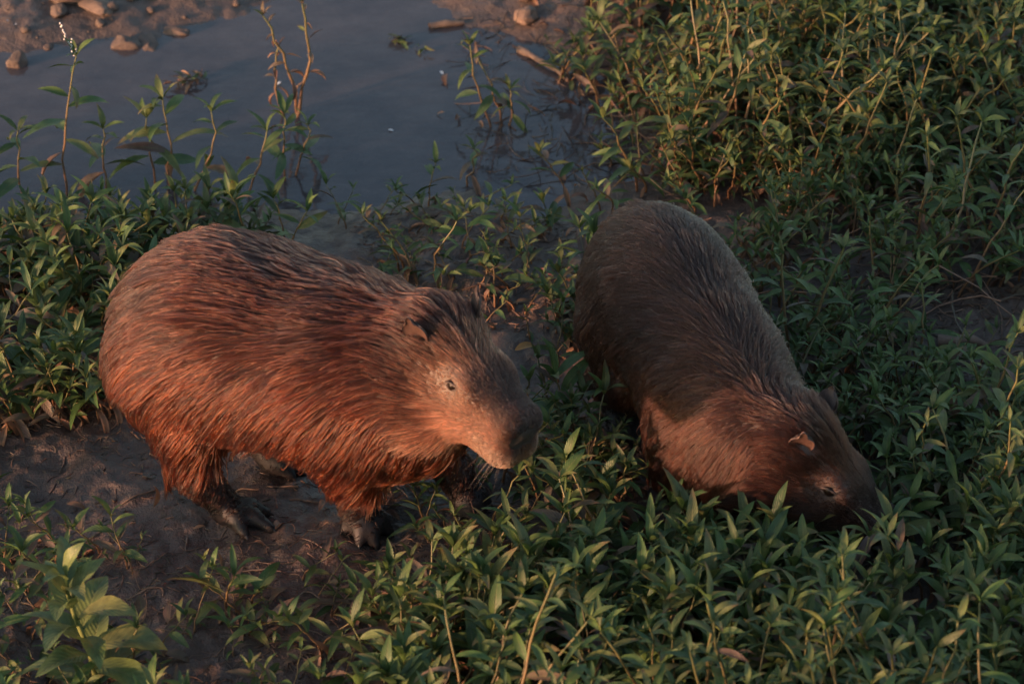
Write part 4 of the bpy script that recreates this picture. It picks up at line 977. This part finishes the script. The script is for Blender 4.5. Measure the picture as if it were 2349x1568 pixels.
twig(1195, 75, 1305, 148, 0.010, "forked-looking pale branch slanting from the stones into the puddle", None, 1, 0.01)
twig(985, 25, 1060, 12, 0.011, "short broken wood piece lying in the shallows by the pale stone", None, 2, 0.005)
twig(2120, 842, 2235, 812, 0.012, "thick pale broken stick in the dry leaf litter", None, 3, 0.004)
twig(2150, 795, 2262, 800, 0.014, "knobbly dark stick lying above the thick pale stick in the litter", None, 4, 0.004)
twig(2090, 905, 2200, 868, 0.006, "thin stick below the thick pale stick in the litter", None, 5)
twig(-10, 1292, 62, 1284, 0.006, "smooth orange-tan stick beside the curled grey leaf", None, 6)
twig(900, 560, 1010, 640, 0.004, "straight thin stalk lying across the mud strip", None, 7)
for k in range(52):
    z = [(40, 960, 700, 1330), (0, 1300, 860, 1560), (860, 1100, 1150, 1300), (850, 480, 1330, 720), (2080, 680, 2349, 1000)][k % 5]
    u = rng.uniform(z[0], z[2]); v = rng.uniform(z[1], z[3]); an = rng.random() * 3.14; ln = rng.uniform(25, 95)
    lab = [("thin dry twig on the bare mud by the standing capybara", "twigs on the bare mud"), ("thin dry twig on the dark soil by the broad-leaved plant", "twigs on the dark soil"),
           ("thin reddish twig at the standing capybara's forefeet", "twigs by the forefeet"), ("thin dry twig on the mud strip between shore and capybaras", "twigs on the mud strip"), ("thin dry twig among the litter past the grazing capybara", "twigs in the litter")][k % 5]
    twig(u, v, u + ln * math.cos(an), v + ln * 0.6 * math.sin(an), 0.0012 + 0.0016 * rng.random(), lab[0], lab[1], 20 + k, 0.006 * rng.random())
def fallen(u, v, L, kind, label, group=None, el=0.15, az=None, z=None, roll=None, name="fallen_leaf", lift=0.010):
    b = px(u, v, 0); gzv = max(float(ground_h(b[:1], b[1:2])[0]), WZ); b = px(u, v, gzv + lift)
    li = LEAF_IX[kind][rng.integers(len(LEAF_IX[kind]))]; o = link(name, LEAVES[li][4])
    M = mat_from(b, rng.random() * 6.28 if az is None else az, el, rng.normal(0, 0.4) if roll is None else roll, L); M[:3, 3] -= M[:3, 0] * 0.5; M[2, 3] = gzv + lift + L * 0.1
    M[:3, 1] *= 1.5; o.matrix_world = Matrix(M.tolist()); tag(o, label, "leaf", group); return o
fallen(1205, 527, 0.055, 'yellow', "bright yellow-orange fallen leaf alone on the wet mud strip", az=0.3)
fallen(1207, 802, 0.058, 'yellow', "orange leaf hanging in the sprigs beside the standing capybara's brow", az=0.4, lift=0.06)
fallen(1365, 968, 0.055, 'dry', "pinkish dry leaf against the grazing capybara's belly", az=0.4, lift=0.05)
fallen(92, 700, 0.085, 'dry', "large hanging dry leaf in the bronze knotweed behind the rump", az=-1.4, el=-0.9, lift=0.08)
fallen(45, 1282, 0.085, 'bronze', "large curled grey-brown leaf on the dark soil", az=0.6)
fallen(360, 1155, 0.055, 'dry', "red dry leaf standing on edge in the bare mud", az=1.3, el=0.7, roll=1.3)
fallen(412, 1124, 0.045, 'bronze', "pale narrow leaf flat on the bare mud", az=-0.1, el=0.0)
fallen(2180, 955, 0.075, 'dry', "tall upright dry leaf in the growth past the grazing capybara's ears", az=1.8, el=1.0, lift=0.07)
fallen(1258, 640, 0.04, 'pink', "pink fallen leaf on the mud strip", "pink leaves on the mud strip")
fallen(1245, 625, 0.03, 'pink', "pink fallen leaf on the mud strip", "pink leaves on the mud strip")
fallen(1075, 600, 0.03, 'pink', "pink fallen leaf on the mud strip", "pink leaves on the mud strip")
for k in range(84):
    z, lab, gp = [((40, 960, 760, 1330), "small brown dead leaf on the bare mud", "dead leaves on the bare mud"), ((0, 1280, 860, 1560), "brown dead leaf on the dark soil near the broad-leaved plant", "dead leaves on the dark soil"),
        ((860, 1090, 1200, 1300), "brown dead leaf below the standing capybara's chin", "dead leaves below the chin"), ((850, 480, 1330, 740), "brown dead leaf on the mud strip behind the standing capybara", "dead leaves on the mud strip"),
        ((2060, 660, 2349, 1000), "brown dead leaf in the litter heap past the grazing capybara", "dead leaves in the litter heap"), ((1000, 0, 1350, 460), "brown dead leaf on the flooded brown margin of the puddle", "dead leaves on the flooded margin")][k % 6]
    if k % 6 == 0 and k > 30: continue
    fallen(rng.uniform(z[0], z[2]), rng.uniform(z[1], z[3]), 0.025 + 0.045 * rng.random(), ['dry', 'bronze', 'dry'][k % 3], lab, gp, el=rng.normal(0.1, 0.2), lift=0.006)

# ------------------------------------------------------------------ drift on the water
def tangle(u, v, size, n, mix, name, label):
    b = px(u, v, WZ); r = empty(name, b); tag(r, label, "debris"); Vs, Fs, Ts, Us = [], [], [], []; bs = 0
    for i in range(n):
        k = mix[rng.integers(len(mix))]; li = LEAF_IX[k][rng.integers(len(LEAF_IX[k]))]; V, Fa, U_, tn, _ = LEAVES[li]
        M = mat_from(np.array([rng.normal(0, size), rng.normal(0, size * 0.5), 0.004 + 0.012 * rng.random()]), rng.random() * 6.28, rng.normal(0, 0.3), rng.normal(0, 0.6), 0.018 + 0.03 * rng.random())
        link("leaf", LEAVES[li][4], r).matrix_local = Matrix(M.tolist())
    return r
tangle(432, 190, 0.022, 34, ['bronze', 'dry', 'olive', 'bronze'], "drift_tangle", "floating tangle of dead grey-brown leaves in mid puddle")
tangle(912, 100, 0.018, 18, ['green', 'olive', 'bronze'], "drift_tangle", "floating sprig of green weed in open water")
tangle(968, 118, 0.006, 6, ['olive', 'green'], "drift_tangle", "tiny green weed scrap beside the floating sprig")
for k, (u, v) in enumerate([(890, 300), (20, 75), (40, 78), (645, 190), (1010, 165)]):
    b = px(u, v, WZ); V, Fa, U_ = leaf_arrays(0.018, 0.009, 0.6, 0.3, n=5)
    o = link("petal", mesh_np("petal", V, Fa, M_WHITE)); o.location = (b[0], b[1], max(WZ, float(ground_h(b[:1], b[1:2])[0])) + 0.003); o.rotation_euler = (0, 0, k * 1.3); tag(o, "small white petal adrift on the water or its far edge", "petal", "white petals")

# ------------------------------------------------------------------ litter nobody could count: bits of dead stem, root and leaf on the mud
LV, LF, LT = [], [], []; bs = 0
def add_bits(n, box, ln, rad, dark=1.0, zoff=0.0, water=False):
    global bs
    K = 5; t = np.linspace(-.5, .5, K); PP = []; LL = []
    for i in range(n):
        b = px(rng.uniform(box[0], box[2]), rng.uniform(box[1], box[3]), WZ if water else 0.0); an = rng.random() * 6.28; L = ln * (0.4 + rng.random()); cv = rng.normal(0, 0.5)
        PP.append(np.stack([b[0] + L * t * np.cos(an + cv * t), b[1] + L * t * np.sin(an + cv * t), np.zeros(K)], -1)); LL.append(L)
    PP = np.array(PP); g_ = np.maximum(ground_h(PP[..., 0], PP[..., 1]), WZ - 0.003)
    PP[..., 2] = g_ + rad * 0.6 + (np.abs(rng.normal(0, 0.35, n)) * np.array(LL))[:, None] * (t + 0.5) * zoff
    for P in PP:
        V, Fa = tube_arrays(P, np.full(K, rad * (0.6 + 0.8 * rng.random())), 3); LV.append(V); LF.append(Fa + bs); bs += len(V)
        c = np.array([(0.13, 0.075, 0.05), (0.20, 0.12, 0.08), (0.075, 0.05, 0.04), (0.10, 0.085, 0.06)][rng.integers(4)]) * dark; LT.append(np.tile(c, (len(V), 1)))
add_bits(420, (-50, 960, 880, 1600), 0.030, 0.0009)
add_bits(520, (-100, 1230, 900, 1620), 0.040, 0.0011, zoff=0.4)
add_bits(520, (820, 460, 1340, 760), 0.045, 0.0011, zoff=0.3)
add_bits(300, (820, 1080, 1250, 1320), 0.040, 0.0011, zoff=0.4)
add_bits(230, (1060, 40, 1480, 440), 0.085, 0.0014, 0.55, 0.8, True)
add_bits(420, (2040, 640, 2400, 1040), 0.050, 0.0014, 0.9, 0.4)
add_bits(420, (1420, -20, 2400, 720), 0.16, 0.0019, 1.25, 0.9)
add_bits(420, (900, 1180, 2400, 1600), 0.10, 0.0013, 1.1, 0.9)
add_bits(500, (-100, 1000, 900, 1600), 0.022, 0.0016, 0.8)
add_bits(300, (-100, 520, 360, 1000), 0.050, 0.0012, 0.9, 0.6)
o = link("litter", mesh_np("litter", np.concatenate(LV), np.concatenate(LF), M_STEM, tint=np.concatenate(LT))); tag(o, "scattered bits of dead stem and root on the mud", "litter", kind="stuff")
print("done", round(time.time() - T0, 1))
